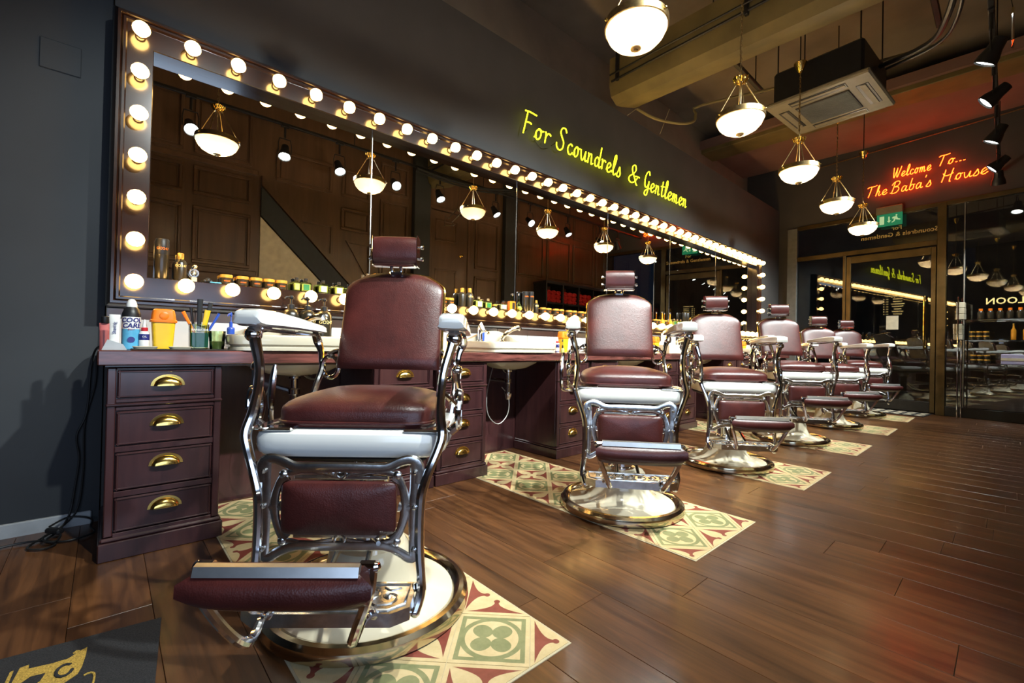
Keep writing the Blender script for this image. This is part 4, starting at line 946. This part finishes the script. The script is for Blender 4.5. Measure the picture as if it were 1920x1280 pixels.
def oil(x, y, label, z=.79):
    t = bottle('oil_bottle', label, 'bottle', x, y, z, [(.016, 0), (.0175, .002), (.0175, .066), (.014, .074), (.008, .078)], 'white', None)
    MB().lathe([(.0178, .040), (.0178, .064)], n=18, cap=False).build('label_band', 'navy', t); MB().lathe([(.0178, .005), (.0178, .012)], n=18, cap=False).build('label_band', 'navy', t)
    MB().lathe([(.011, .076), (.0115, .077), (.0115, .089), (.009, .091)], n=14).build('collar', 'redp', t); MB().lathe([(.008, .09), (.007, .1), (.0025, .122), (.001, .124)], n=12).build('nozzle', 'white', t)
    put_text('OIL', .010, 'white', t, (0, 0, .053), wrap=.0182)
    return t
oil(.118, 2.38, 'small white clipper oil bottle with purple label and red collar by the spray can')
def bin_(x, y, label, sc=1.0):
    t = thing('sharps_bin', label, 'sharps bin', (x, y, .792))
    m = MB(); R = lambda w, z, e=5: [(a*sc, b*sc, z*sc) for a, b in supel(w, w*.8, 28, e)]
    m.loft([R(.030, 0), R(.033, .003), R(.040, .110), R(.040, .116)]); m.build('bin_body', 'yellow', t)
    m = MB(); m.loft([R(.045, .112), R(.046, .115), R(.046, .122), R(.042, .124), R(.039, .150), R(.036, .163), R(.030, .168), R(.01, .169, 3)]); m.build('lid', 'orange', t)
    m = MB(); m.lathe([(.016, 0), (.016, .004), (.012, .006)], n=16); m.xf(Matrix.Translation((0, -.031*sc, .140*sc)) @ Matrix.Rotation(radians(90), 4, 'X')); m.build('lid_flap', 'orange', t)
    return t
bin_(.179, 2.38, 'yellow sharps bin with an orange lid on the counter beside the tool jar')
tag(MB().box((.250, 2.36, .7925), (.35, .22, .005), .002).build('counter_mat', 'rubber'), 'black rubber counter mat under the sharps bin and tool jar', 'mat')
for x, l in ((.118, 'cream dish below the clipper oil bottle'), (.232, 'cream dish between the sharps bin and the tool jar')):
    m = MB(); R = lambda w, d, z: [(a+x, b+2.305, z) for a, b in supel(w, d, 24, 5)]
    m.loft([R(.034, .02, .795), R(.040, .026, .804), R(.038, .024, .805), R(.032, .018, .799)]); tag(m.build('dish', 'paper'), l, 'dish')
t = thing('tool_jar', 'green disinfectant jar crowded with combs and brushes', 'jar', (.302, 2.38, .795))
m = MB(); R = lambda w, z: [(a, b, z) for a, b in supel(w, w, 24, 6)]
m.loft([R(.030, 0), R(.033, .003), R(.036, .108), R(.033, .108), R(.030, .006)]); m.build('glass', 'clear', t)
MB().loft([R(.0335, .007), R(.0352, .070)]).build('liquid', 'darkgreen', t)
put_text('BARBICIDE', .0125, 'white', t, (0, -.0375, .083), bold=.0002); put_text('DISINFECTANT', .005, 'white', t, (0, -.0372, .072))
def tool(nm, lab, a, b, w, th, mt, cat='comb'):
    m = MB(); m.tube([a, tuple((Vector(a)+Vector(b))/2), b], [w*.7, w*.8, w], 10, 2, flat=(1, th/w), up=(1, 0, 0)); o = m.build(nm, mt); tag(o, lab, cat); return o
tool('comb', 'broad black comb standing upright in the green tool jar', (.300, 2.372, .815), (.303, 2.365, 1.012), .011, .003, 'rubber')
tool('comb', 'black rounded comb leaning out of the tool jar beside the blue handle', (.312, 2.385, .815), (.345, 2.385, 1.000), .009, .003, 'rubber')
tool('comb', 'yellow comb leaning in the green tool jar', (.306, 2.36, .82), (.330, 2.352, .965), .011, .003, 'yellow')
tool('brush', 'blue-handled brush sticking out of the tool jar', (.318, 2.39, .83), (.378, 2.39, .955), .006, .006, 'blue', 'brush')
tool('clip', 'orange clip poking out of the tool jar toward the sharps bin', (.290, 2.39, .86), (.245, 2.38, .955), .007, .004, 'orange', 'clip')
tool('scissors', 'dark scissor handle rising from the tool jar', (.292, 2.40, .83), (.275, 2.40, .975), .006, .005, 'black', 'scissors')
t = thing('tumbler', 'smoky glass tumbler on the counter beside the tool jar', 'tumbler', (.368, 2.36, .79))
MB().lathe([(.024, 0), (.027, .003), (.033, .085), (.031, .085), (.025, .006), (.001, .006)], n=20).build('glass', 'clear', t); MB().lathe([(.0245, .007), (.028, .04), (.001, .04)], n=16).build('contents', 'limelabel', t)
def pump(name, label, x, y, z, r, h, body, top, txt=None, grp=None):
    t = thing(name, label, 'pump bottle', (x, y, z), 0, grp)
    MB().lathe([(r*.94, 0), (r, .004), (r, h*.72), (r*.93, h*.85), (r*.72, h*.95), (r*.42, h), (r*.40, h+.006)], n=24).build('body', body, t)
    m = MB(); m.lathe([(r*.44, h+.002), (r*.44, h+.022), (r*.2, h+.026), (r*.14, h+.028), (r*.14, h+.052), (r*.30, h+.054), (r*.34, h+.062), (r*.22, h+.072), (.001, h+.073)], n=14)
    m.tube([(0, 0, h+.062), (-r*.6, -r*.2, h+.062), (-r*.85, -r*.28, h+.052)], [.005, .0045, .004], 7); m.build('pump', top, t)
    if txt: put_text(txt, r*.62, 'brasstext', t, (0, 0, h*.56), wrap=r+.0004, bold=.0003)
    return t
g = 'dark pump bottles on the first basin rim'
pump('pump_bottle', 'dark amber pump bottle, first of three in the row on the basin rim', .735, 2.585, .862, .043, .148, 'blackgold', 'black', 'GO247', g)
pump('pump_bottle', 'dark amber pump bottle with a pale leaf label, middle of three on the basin rim', .820, 2.585, .862, .043, .148, 'blackgold', 'black', 'GO247', g)
pump('pump_bottle', 'dark amber pump bottle beside the chair backrest, third of three on the basin rim', .908, 2.585, .862, .043, .148, 'blackgold', 'black', 'GO247', g)
m = MB(); m.prism([(-.028, -.004), (-.012, .016), (.018, .024), (.030, .020), (.014, .004), (-.006, -.008)], .0437, .0443, lambda a, b, h: (h*sin(a/.0437), -h*cos(a/.0437), .088+b)); o = m.build('leaf_label', 'white', [q for q in bpy.data.objects if q.name == 'pump_bottle.001'][0])
pump('soap_pump', 'small bright blue soap pump at the corner of the first basin', .462, 2.60, .862, .017, .04, 'blue', 'blue')
# -- second station counter
oil(2.655, 2.40, 'small white clipper oil bottle beside the second yellow sharps bin')
bin_(2.745, 2.42, 'yellow sharps bin with orange lid between the second basin and second chair', 1.0)
pump('gel_bottle', 'pale lime gel bottle in front of the second sharps bin', 2.64, 2.33, .79, .014, .035, 'limelabel', 'black')
tag(MB().box((2.845, 2.38, .82), (.05, .06, .06), .006).build('clipper_stand', 'black'), 'black clipper stand beside the second sharps bin', 'stand')
t = thing('aftershave_bottle', 'white capped bottle with blue base on the second basin', 'bottle', (2.035, 2.59, .905))
MB().lathe([(.026, -.04), (.028, .0), (.026, .03)], n=18).build('body', 'blue', t); MB().lathe([(.026, .03), (.024, .06), (.012, .085), (.004, .098), (.001, .1)], n=18).build('cap', 'white', t)
# -- third station and beyond
bin_(4.19, 2.44, 'yellow sharps bin seen between the second and third chairs', 1.0)
tag(MB().box((4.50, 2.40, .835), (.40, .12, .09), .004).build('carton', 'paper'), 'tan cardboard carton on the counter between second and third chairs', 'carton')
m = MB(); m.box((4.51, 2.47, .92), (.30, .006, .16), .002); o = tag(m.build('photo_card', 'white'), 'white photo card with a bearded face sketch behind the carton', 'card')
m = MB(); m.ball((4.54, 2.466, .935), .03, 12, 8, (1, .12, 1.2)); m.box((4.54, 2.465, .972), (.05, .004, .016), .003); m.build('portrait_print', 'black', o)
bin_(6.41, 2.42, 'yellow sharps bin seen between the third and fourth chairs', 1.0)
oil(6.30, 2.40, 'small white clipper oil bottle beside the third-chair sharps bin')
# -- mirror ledge
t = bottle('hairspray_can', 'tall black hairspray can at the start of the mirror ledge', 'spray can', .191, LY, LZ, [(.026, 0), (.027, .002), (.027, .115)], 'blackgold', [(.0262, .115), (.027, .117), (.027, .185), (.024, .190), (.001, .191)], 'black', 22, None, 'GO247', .017, 'orange', .142)
t = bottle('hair_tonic_bottle', 'dark amber gold-capped bottle beside the tall black hairspray can', 'bottle', .262, LY, LZ, [(.025, 0), (.0265, .002), (.0265, .085), (.021, .097), (.013, .103), (.012, .106)], 'blackgold', [(.013, .104), (.014, .106), (.014, .132), (.012, .134)], 'gold', 22, None, 'GO247', .017, 'brasstext', .070)
t = thing('ornament', 'small dark carved ornament on a pale plinth by the gold-capped bottle', 'ornament', (.318, LY+.01, LZ))
MB().box((0, 0, .012), (.024, .024, .024), .002).build('plinth', 'paper', t); m = MB(); m.tube([(.018*cos(a), 0, .045+.018*sin(a)) for a in [2*pi*i/12 for i in range(12)]], .005, 6, 1, True); m.ball((0, 0, .045), .009, 10, 6); m.ball((.004, 0, .078), .011, 10, 6); m.tube([(0, 0, .02), (0, 0, .08)], .004, 6, 1); m.build('figure', 'steel', t)
t = thing('trinket', 'dark rounded trinket beside the carved ornament', 'trinket', (.375, LY, LZ)); m = MB(); m.ball((0, 0, .014), .014, 12, 8); m.ball((.012, 0, .01), .010, 10, 6); m.ball((-.012, 0, .01), .010, 10, 6); m.build('body', 'black', t)
tag(MB().box((.405, LY-.01, LZ+.004), (.05, .03, .008), .003).build('comb_case', 'skyblue'), 'flat pale blue comb case lying on the mirror ledge', 'case')
def jar(x, label, grp, y=None, z=None, s=1.0):
    t = bottle('wax_jar', label, 'jar', x, LY if y is None else y, LZ if z is None else z, [(.025*s, 0), (.0285*s, .003*s), (.0285*s, .034*s), (.026*s, .036*s)], 'blackgold', [(.0275*s, .0355*s), (.0292*s, .037*s), (.0292*s, .050*s), (.027*s, .052*s), (.001, .0525*s)], 'gold', 20, grp)
    if s == 1.0: put_text('GO247', .0095, 'orange', t, (0, 0, .0185), wrap=.029)
    return t
g1 = 'gold-lidded jars by the first mirror panel'
for k, x in enumerate((.453, .526, .590, .652, .714)): jar(x, ('first','second','third','fourth','fifth')[k]+' of five gold-lidded wax jars in the row on the first ledge', g1)
def cologne(x, label, liq, lab, w=.028, h=.055, cap='black', grp='square cologne bottles on the mirror ledge', y=None):
    t = thing('cologne_bottle', label, 'cologne bottle', (x, LY if y is None else y, LZ), 0, grp)
    m = MB(); m.box((0, 0, h/2), (2*w, .032, h), .005); m.lathe([(.008, h-.001), (.008, h+.008)], n=12); m.build('glass', 'clear', t)
    MB().box((0, 0, h*.46), (2*w-.008, .024, h*.76), .003).build('liquid', liq, t)
    MB().box((0, -.0165, h*.46), (w*1.1, .001, h*.60), .0).build('paper_label', lab, t)
    MB().lathe([(.010, h+.006), (.0105, h+.007), (.0105, h+.021), (.008, h+.023)], n=12).build('cap', cap, t); return t
cologne(.792, 'half-empty pale cologne bottle at the start of the cologne row', 'limelabel', 'limelabel', .020)
cologne(.842, 'square cologne bottle with a deep green label beside the wax jars', 'limelabel', 'greenlabel')
cologne(.938, 'square cologne bottle with a cream label beside the green-labelled one', 'limelabel', 'creamlabel')
cologne(1.030, 'cologne bottle with a cream label partly behind the first chair', 'limelabel', 'creamlabel')
cologne(1.12, 'clear cologne bottle hidden by the first chair headrest edge', 'limelabel', 'creamlabel')
for k, x in enumerate((1.21, 1.28, 1.35)): bottle('slim_bottle', ('first','second','third')[k]+' slim dark bottle with silver cap behind the first chair headrest', 'bottle', x, LY, LZ, [(.018, 0), (.019, .002), (.019, .10), (.010, .12), (.009, .125)], 'blackgold', [(.010, .124), (.010, .15), (.001, .151)], 'nickel', 16, 'slim bottles behind the first headrest')
jar(1.83, 'dark wax jar with gold lid beside the first chair backrest edge', 'gold-lidded jars by the second mirror panel'); jar(1.772, 'gold-lidded wax jar half hidden by the first chair backrest', 'gold-lidded jars by the second mirror panel')
def tonic(x, label, s=1.0, txt='GO247'):
    return bottle('hair_tonic_bottle', label, 'bottle', x, LY, LZ, [(.026*s, 0), (.028*s, .002), (.028*s, .085*s), (.022*s, .100*s), (.013*s, .107*s), (.012*s, .110*s)], 'blackgold', [(.0135*s, .108*s), (.0145*s, .11*s), (.0145*s, .137*s), (.012*s, .139*s)], 'gold', 20, None, txt, .017, 'brasstext', .075*s)
tonic(1.935, 'dark gold-capped bottle beside the second ledge wax jars', .97, None); tonic(2.003, 'taller dark gold-capped bottle with lettering on the second ledge')
cologne(2.090, 'square cologne bottle with a cream label beside the two dark gold-capped bottles', 'limelabel', 'creamlabel', .036, .062, 'nickel'); cologne(2.180, 'square cologne bottle with a deep green label on the second ledge', 'limelabel', 'greenlabel', .032, .055, 'nickel')
jar(2.248, 'small pale glass jar between two square colognes', 'small jars on the second ledge', s=.72); cologne(2.335, 'low clear cologne bottle with cream print before the orange box', 'creamlabel', 'creamlabel', .034, .05, 'black')
t = thing('tonic_box', 'orange tonic box with a black label on the second ledge', 'box', (2.425, LY, LZ)); MB().box((0, 0, .038), (.062, .034, .076), .003).build('carton', 'orange', t); MB().box((.008, -.0178, .036), (.028, .001, .058)).build('paper_label', 'black', t)
t = bottle('decanter', 'round clear decanter with tall neck beside the orange box', 'decanter', 2.505, LY, LZ, [(.018, 0), (.026, .01), (.030, .028), (.026, .046), (.012, .062), (.007, .075), (.006, .130)], 'clear', [(.008, .130), (.009, .134), (.009, .148), (.001, .15)], 'steel', 18); MB().lathe([(.016, .003), (.024, .012), (.0275, .028), (.02, .042), (.001, .043)], n=16).build('liquid', 'limelabel', t)
t = bottle('slim_bottle', 'slim clear bottle with steel stopper behind the orange box', 'bottle', 2.462, LY+.028, LZ, [(.014, 0), (.014, .08), (.006, .09), (.006, .13)], 'clear', [(.007, .13), (.007, .145), (.001, .146)], 'steel', 14)
for k, (x, h) in enumerate(((2.578, .17), (2.640, .175))): bottle('hairspray_can', ('first', 'second')[k]+' of two tall black spray cans at the mirror joint', 'spray can', x, LY, LZ, [(.025, 0), (.026, .002), (.026, h*.62)], 'blackgold', [(.0255, h*.62), (.026, h*.63), (.026, h-.004), (.023, h)], 'black', 20, 'black spray cans at the mirror joint', 'GO247', .016, 'orange', h*.75)
tonic(2.705, 'small dark gold-capped bottle beside the two tall spray cans', .78)
for k, x in enumerate((2.79, 2.855, 2.95, 3.02, 3.13, 3.20, 3.30, 3.37)): jar(x, ('first','second','third','fourth','fifth','sixth','seventh','eighth')[k]+' gold-lidded wax jar in the long row before the second chair', 'gold-lidded jars by the third mirror panel')
for k, x in enumerate((4.62, 4.69, 4.84)): jar(x, ('first', 'second', 'third')[k]+' gold-lidded wax jar beside the second chair backrest', 'gold-lidded jars by the fourth mirror panel')
for x, l in ((4.775, 'tall-necked decanter beside the second chair backrest'), (4.955, 'second tall-necked decanter, before the square colognes')): bottle('decanter', l, 'decanter', x, LY, LZ, [(.018, 0), (.026, .01), (.030, .028), (.024, .046), (.010, .062), (.006, .075), (.006, .130)], 'amber', [(.008, .130), (.009, .134), (.009, .148), (.001, .15)], 'steel', 16)
for x, l, q in ((5.05, 'first square cologne bottle behind the third chair armrest', 'greenlabel'), (5.13, 'second square cologne bottle behind the third chair armrest', 'creamlabel'), (5.21, 'third square cologne bottle behind the third chair armrest', 'greenlabel')): cologne(x, l, 'limelabel', q, .03, .058, 'nickel')
for k, x in enumerate((5.30, 5.37)): bottle('hairspray_can', ('first', 'second')[k]+' tall black spray can behind the third chair headrest', 'spray can', x, LY, LZ, [(.025, 0), (.026, .002), (.026, .1)], 'blackgold', [(.0255, .1), (.026, .102), (.026, .165), (.023, .17)], 'black', 18, 'spray cans behind the third chair')
tonic(5.45, 'small gold-capped bottle beside the third chair backrest', .85)
for k, x in enumerate((6.5, 6.58, 6.66, 6.75, 6.84, 6.93)): jar(x, ('first','second','third','fourth','fifth','sixth')[k]+' gold-lidded wax jar between the third and fourth chair backrests', 'gold-lidded jars by the fifth mirror panel')
tag(MB().box((7.2, LY, LZ+.06), (.05, .04, .12), .004).build('display_box', 'blackgold'), 'tall dark product box at the shop front end of the mirror ledge', 'box')
# ------------------------------------------------------------------ cables, mats
t = thing('power_cable', 'black power cable hanging from the worktop and coiled on the floor', 'cable', (0, 0, 0))
m = MB(); m.tube([(.02, 2.50, .795), (-.015, 2.62, .80), (-.035, 2.74, .77), (-.045, 2.765, .70), (-.055, 2.765, .50), (-.085, 2.765, .40), (-.075, 2.765, .30), (-.085, 2.765, .18), (-.10, 2.755, .06), (-.13, 2.70, .012), (-.16, 2.62, .008), (-.10, 2.56, .008), (-.02, 2.60, .008), (-.03, 2.68, .012), (-.03, 2.73, .03), (-.1, 2.745, .05), (-.16, 2.72, .03)], .004, 6, 5); m.build('lead', 'cable', t)
m = MB(); m.tube([(.03, 2.52, .797), (-.008, 2.64, .80), (-.025, 2.75, .75), (-.03, 2.768, .62), (-.06, 2.768, .45), (-.06, 2.768, .25), (-.075, 2.76, .08), (-.12, 2.73, .02), (-.17, 2.66, .01), (-.21, 2.57, .008), (-.17, 2.52, .008), (-.13, 2.55, .008), (-.18, 2.62, .010), (-.27, 2.64, .008), (-.40, 2.60, .008), (-.6, 2.62, .008), (-.8, 2.7, .008)], .004, 6, 5); m.tube([(-.13, 2.70, .014), (-.15, 2.66, .02), (-.17, 2.62, .022), (-.16, 2.57, .018), (-.13, 2.56, .016), (-.12, 2.62, .02), (-.14, 2.68, .026)], .004, 6, 4); m.build('lead', 'cable', t)
MB().box((-.14, 2.66, .028), (.028, .07, .022), .006, Matrix.Rotation(.7, 3, 'Z')).build('plug', 'black', t)
t = thing('doormat', 'black pile doormat with a gold emblem at the front corner of the floor', 'doormat', (0, 0, 0))
m = MB(); m.prism([(-1.1, .95), (.055, .92), (.142, 1.692), (-1.1, 1.845)], 0, .006); m.build('pile', 'carpet', t)
EM = [[(-0.153, 1.561), (-0.144, 1.628), (-0.141, 1.653), (-0.125, 1.655), (-0.125, 1.636), (-0.086, 1.626), (-0.054, 1.623), (-0.03, 1.645), (-0.018, 1.652), (-0.02, 1.615), (-0.026, 1.563), (-0.033, 1.536), (-0.052, 1.52), (-0.064, 1.509), (-0.08, 1.511), (-0.092, 1.501), (-0.133, 1.512)],
 [(-0.164, 1.568), (-0.157, 1.648), (-0.151, 1.65), (-0.154, 1.595), (-0.155, 1.547), (-0.166, 1.554)], [(-0.186, 1.584), (-0.183, 1.646), (-0.175, 1.648), (-0.177, 1.611), (-0.179, 1.569), (-0.187, 1.575)], [(-0.204, 1.635), (-0.2, 1.658), (-0.193, 1.659), (-0.195, 1.629), (-0.199, 1.594)], [(-0.046, 1.644), (-0.039, 1.652), (-0.032, 1.647), (-0.035, 1.638), (-0.044, 1.639)]]
m = MB()
for e in EM: m.prism(e, .006, .0075)
m.tube([(-.022, 1.519, .0068), (-.012, 1.522, .0068), (-.003, 1.512, .0068), (-.003, 1.483, .0068), (-.007, 1.452, .0068)], .0025, 6, 3); em = m.build('emblem', 'goldpile', t)
m = MB(); m.prism([(-0.137, 1.572), (-0.118, 1.594), (-0.092, 1.588), (-0.099, 1.56), (-0.115, 1.544), (-0.133, 1.55)], .006, .0082)
m.tube([(-.058+.015*cos(a), 1.570+.026*sin(a), .0078) for a in [2*pi*i/12+.8 for i in range(11)]], [.004]*11, 6, 1); m.build('emblem_void', 'carpet', em)
t = em_ = thing('entrance_mat', 'patterned cream and dark mat inside the glass door', 'mat', (8.40, 1.2, .0))
MB().box((0, 0, .005), (.46, .98, .010), .003).build('backing', 'carpet', t)
m = MB()
for i in range(4):
    for j in range(8): m.box((-.17+.113*i, -.43+.123*j, .0105), (.06, .085, .002), .0, Matrix.Rotation(.5 if (i+j) % 2 else -.5, 3, 'Z'))
mm = m.build('motif', 'paper', t, ang=0); mm['kind'] = 'stuff'
# ------------------------------------------------------------------ retail shelves by the shop front
BEFORE = set(bpy.data.objects)
t = thing('display_shelf', 'glass retail shelves on steel posts along the shop front', 'shelf', (8.48, -.12, 0))
for z in (.735, 1.038, 1.303): MB().box((0, 0, z-.004), (.26, 1.10, .008), .001).build('shelf_board', 'pane', t)
for y in (-.54, .54):
    for x in (-.12, .12): MB().tube([(x, y, 0), (x, y, 1.6)], .008, 8, 1).build('post', 'chrome', t)
SX = 8.46
for k in range(3): tag(MB().box((SX, .41, 1.305+.037+.076*k), (.12, .085, .072), .003, Matrix.Rotation(.04*(k-1), 3, 'Z')).build('carton', 'paper'), ('lowest', 'middle', 'topmost')[k]+' cream carton of the stack on the upper retail shelf', 'carton', 'cream cartons on the upper shelf')
for k in range(3): tag(MB().box((SX, .43, 1.04+.034+.069*k), (.12, .085, .066), .003, Matrix.Rotation(.05*(1-k), 3, 'Z')).build('carton', 'paper'), ('lowest', 'middle', 'topmost')[k]+' cream carton of the stack on the middle retail shelf', 'carton', 'cream cartons on the middle shelf')
for k in range(7):
    t = thing('wax_jar', ('first','second','third','fourth','fifth','sixth','seventh')[k]+' of seven orange-lidded jars in the row beneath the saloon lettering', 'jar', (SX, .225-.085*k, 1.303), 0, 'orange-lidded jars on the upper retail shelf')
    MB().lathe([(.028, 0), (.031, .004), (.031, .085), (.022, .10), (.018, .105)], n=16).build('body', 'blackgold', t); MB().lathe([(.019, .105), (.019, .135), (.001, .136)], n=14).build('cap', 'orange', t)
for r, zz in ((0, 1.038), (1, .735)):
    for k in range(3):
        for l in range(2): jar(SX, '%s jar of the %s layer of gold-lidded tins on the %s retail shelf' % (('first','second','third')[k], ('bottom','top')[l], ('middle', 'lowest')[r]), 'gold-lidded tins on the retail shelves', .30+.04*r-.062*k-.05*r, zz+.056*l, 1.05)
for k in range(2):
    t = bottle('amber_bottle', ('first','second')[k]+' tall amber bottle on the middle retail shelf', 'bottle', SX, -.06-.10*k, 1.038, [(.022, 0), (.024, .003), (.024, .12), (.009, .15), (.008, .19)], 'amber', [(.010, .19), (.010, .205), (.001, .206)], 'gold', 16, 'amber bottles on the middle shelf')
t = thing('gift_box', 'pale lavender folded box on the lowest retail shelf', 'box', (SX-.02, -.07, .735)); MB().box((0, 0, .062), (.10, .215, .124), .004).build('carton', 'lavender', t); MB().box((-.051, 0, .062), (.003, .216, .03), .0).build('band', 'paper', t)
tag(MB().box((XE-.012, 1.167, 1.295), (.004, .142, .205), .001).build('notice', 'paper'), 'blank cream paper notice stuck on the glass door', 'notice')
SHOPFRONT += [o for o in bpy.data.objects if o not in BEFORE and o.parent is None]+[em_]
TS = Matrix.Translation((8.60, .58, 0)) @ Matrix.Rotation(radians(-5.5), 4, 'Z') @ Matrix.Translation((-XE, -.58, 0))
for o in SHOPFRONT:
    o.location = TS @ o.location; o.rotation_euler.z += radians(-5.5)
# ------------------------------------------------------------------ towel cabinet on the panelled wall (seen in the mirror)
t = thing('towel_cabinet', 'dark towel cabinet on the panelled wall reflected in the mirror', 'cabinet', (7.0, YR+.105, 0))
m = MB()
m.box((0, .17, 2.04), (1.92, .36, .05), .006); m.box((0, .17, 1.655), (1.90, .34, .03), .003); m.box((0, .17, 1.30), (1.90, .34, .03), .003); m.box((0, .012, .98), (1.9, .02, 1.9), .0)
for k in range(5): m.box((-.935+.4675*k, .17, 1.02), (.028, .34, 2.03), .003)
m.build('carcass', 'black', t)
for k in range(4): MB().box((-.70+.4675*k, .33, .65), (.43, .02, 1.24), .004).build('door', 'stringer', t)
twm = MB()
twm.loft([[(x*k, -.13+.26*f, z*k) for x, z in supel(.066, .038, 18, 2.6)] for f, k in ((0, .8), (.03, 1), (.97, 1), (1, .8))]); twm.tube([(.05*q*cos(9*q), .1335, .028*q*sin(9*q)) for q in [i/14 for i in range(15)]], .006, 5, 1)
tme = twm.mesh('towel', 'redtowel', 50); fixn(tme)
for r, z0 in ((0, 1.67), (1, 1.315)):
    for k in range(4):
        for j in range(3):
            for l in range(3 if r == 0 else 2):
                o = bpy.data.objects.new('towel', tme); COL.objects.link(o); o.location = (7.0-.70+.4675*k+(-.14+.14*j), YR+.28, z0+.039+.077*l); o.rotation_euler = (0, .08*((j+l) % 3-1), 0)
                tag(o, 'rolled red towel, %s in the %s layer of %s cubby %s' % (('first', 'second', 'third')[j], ('bottom', 'middle', 'top')[l], ('upper', 'lower')[r], ('one', 'two', 'three', 'four')[k]), 'towel', 'rolled red towels in the cubbies')
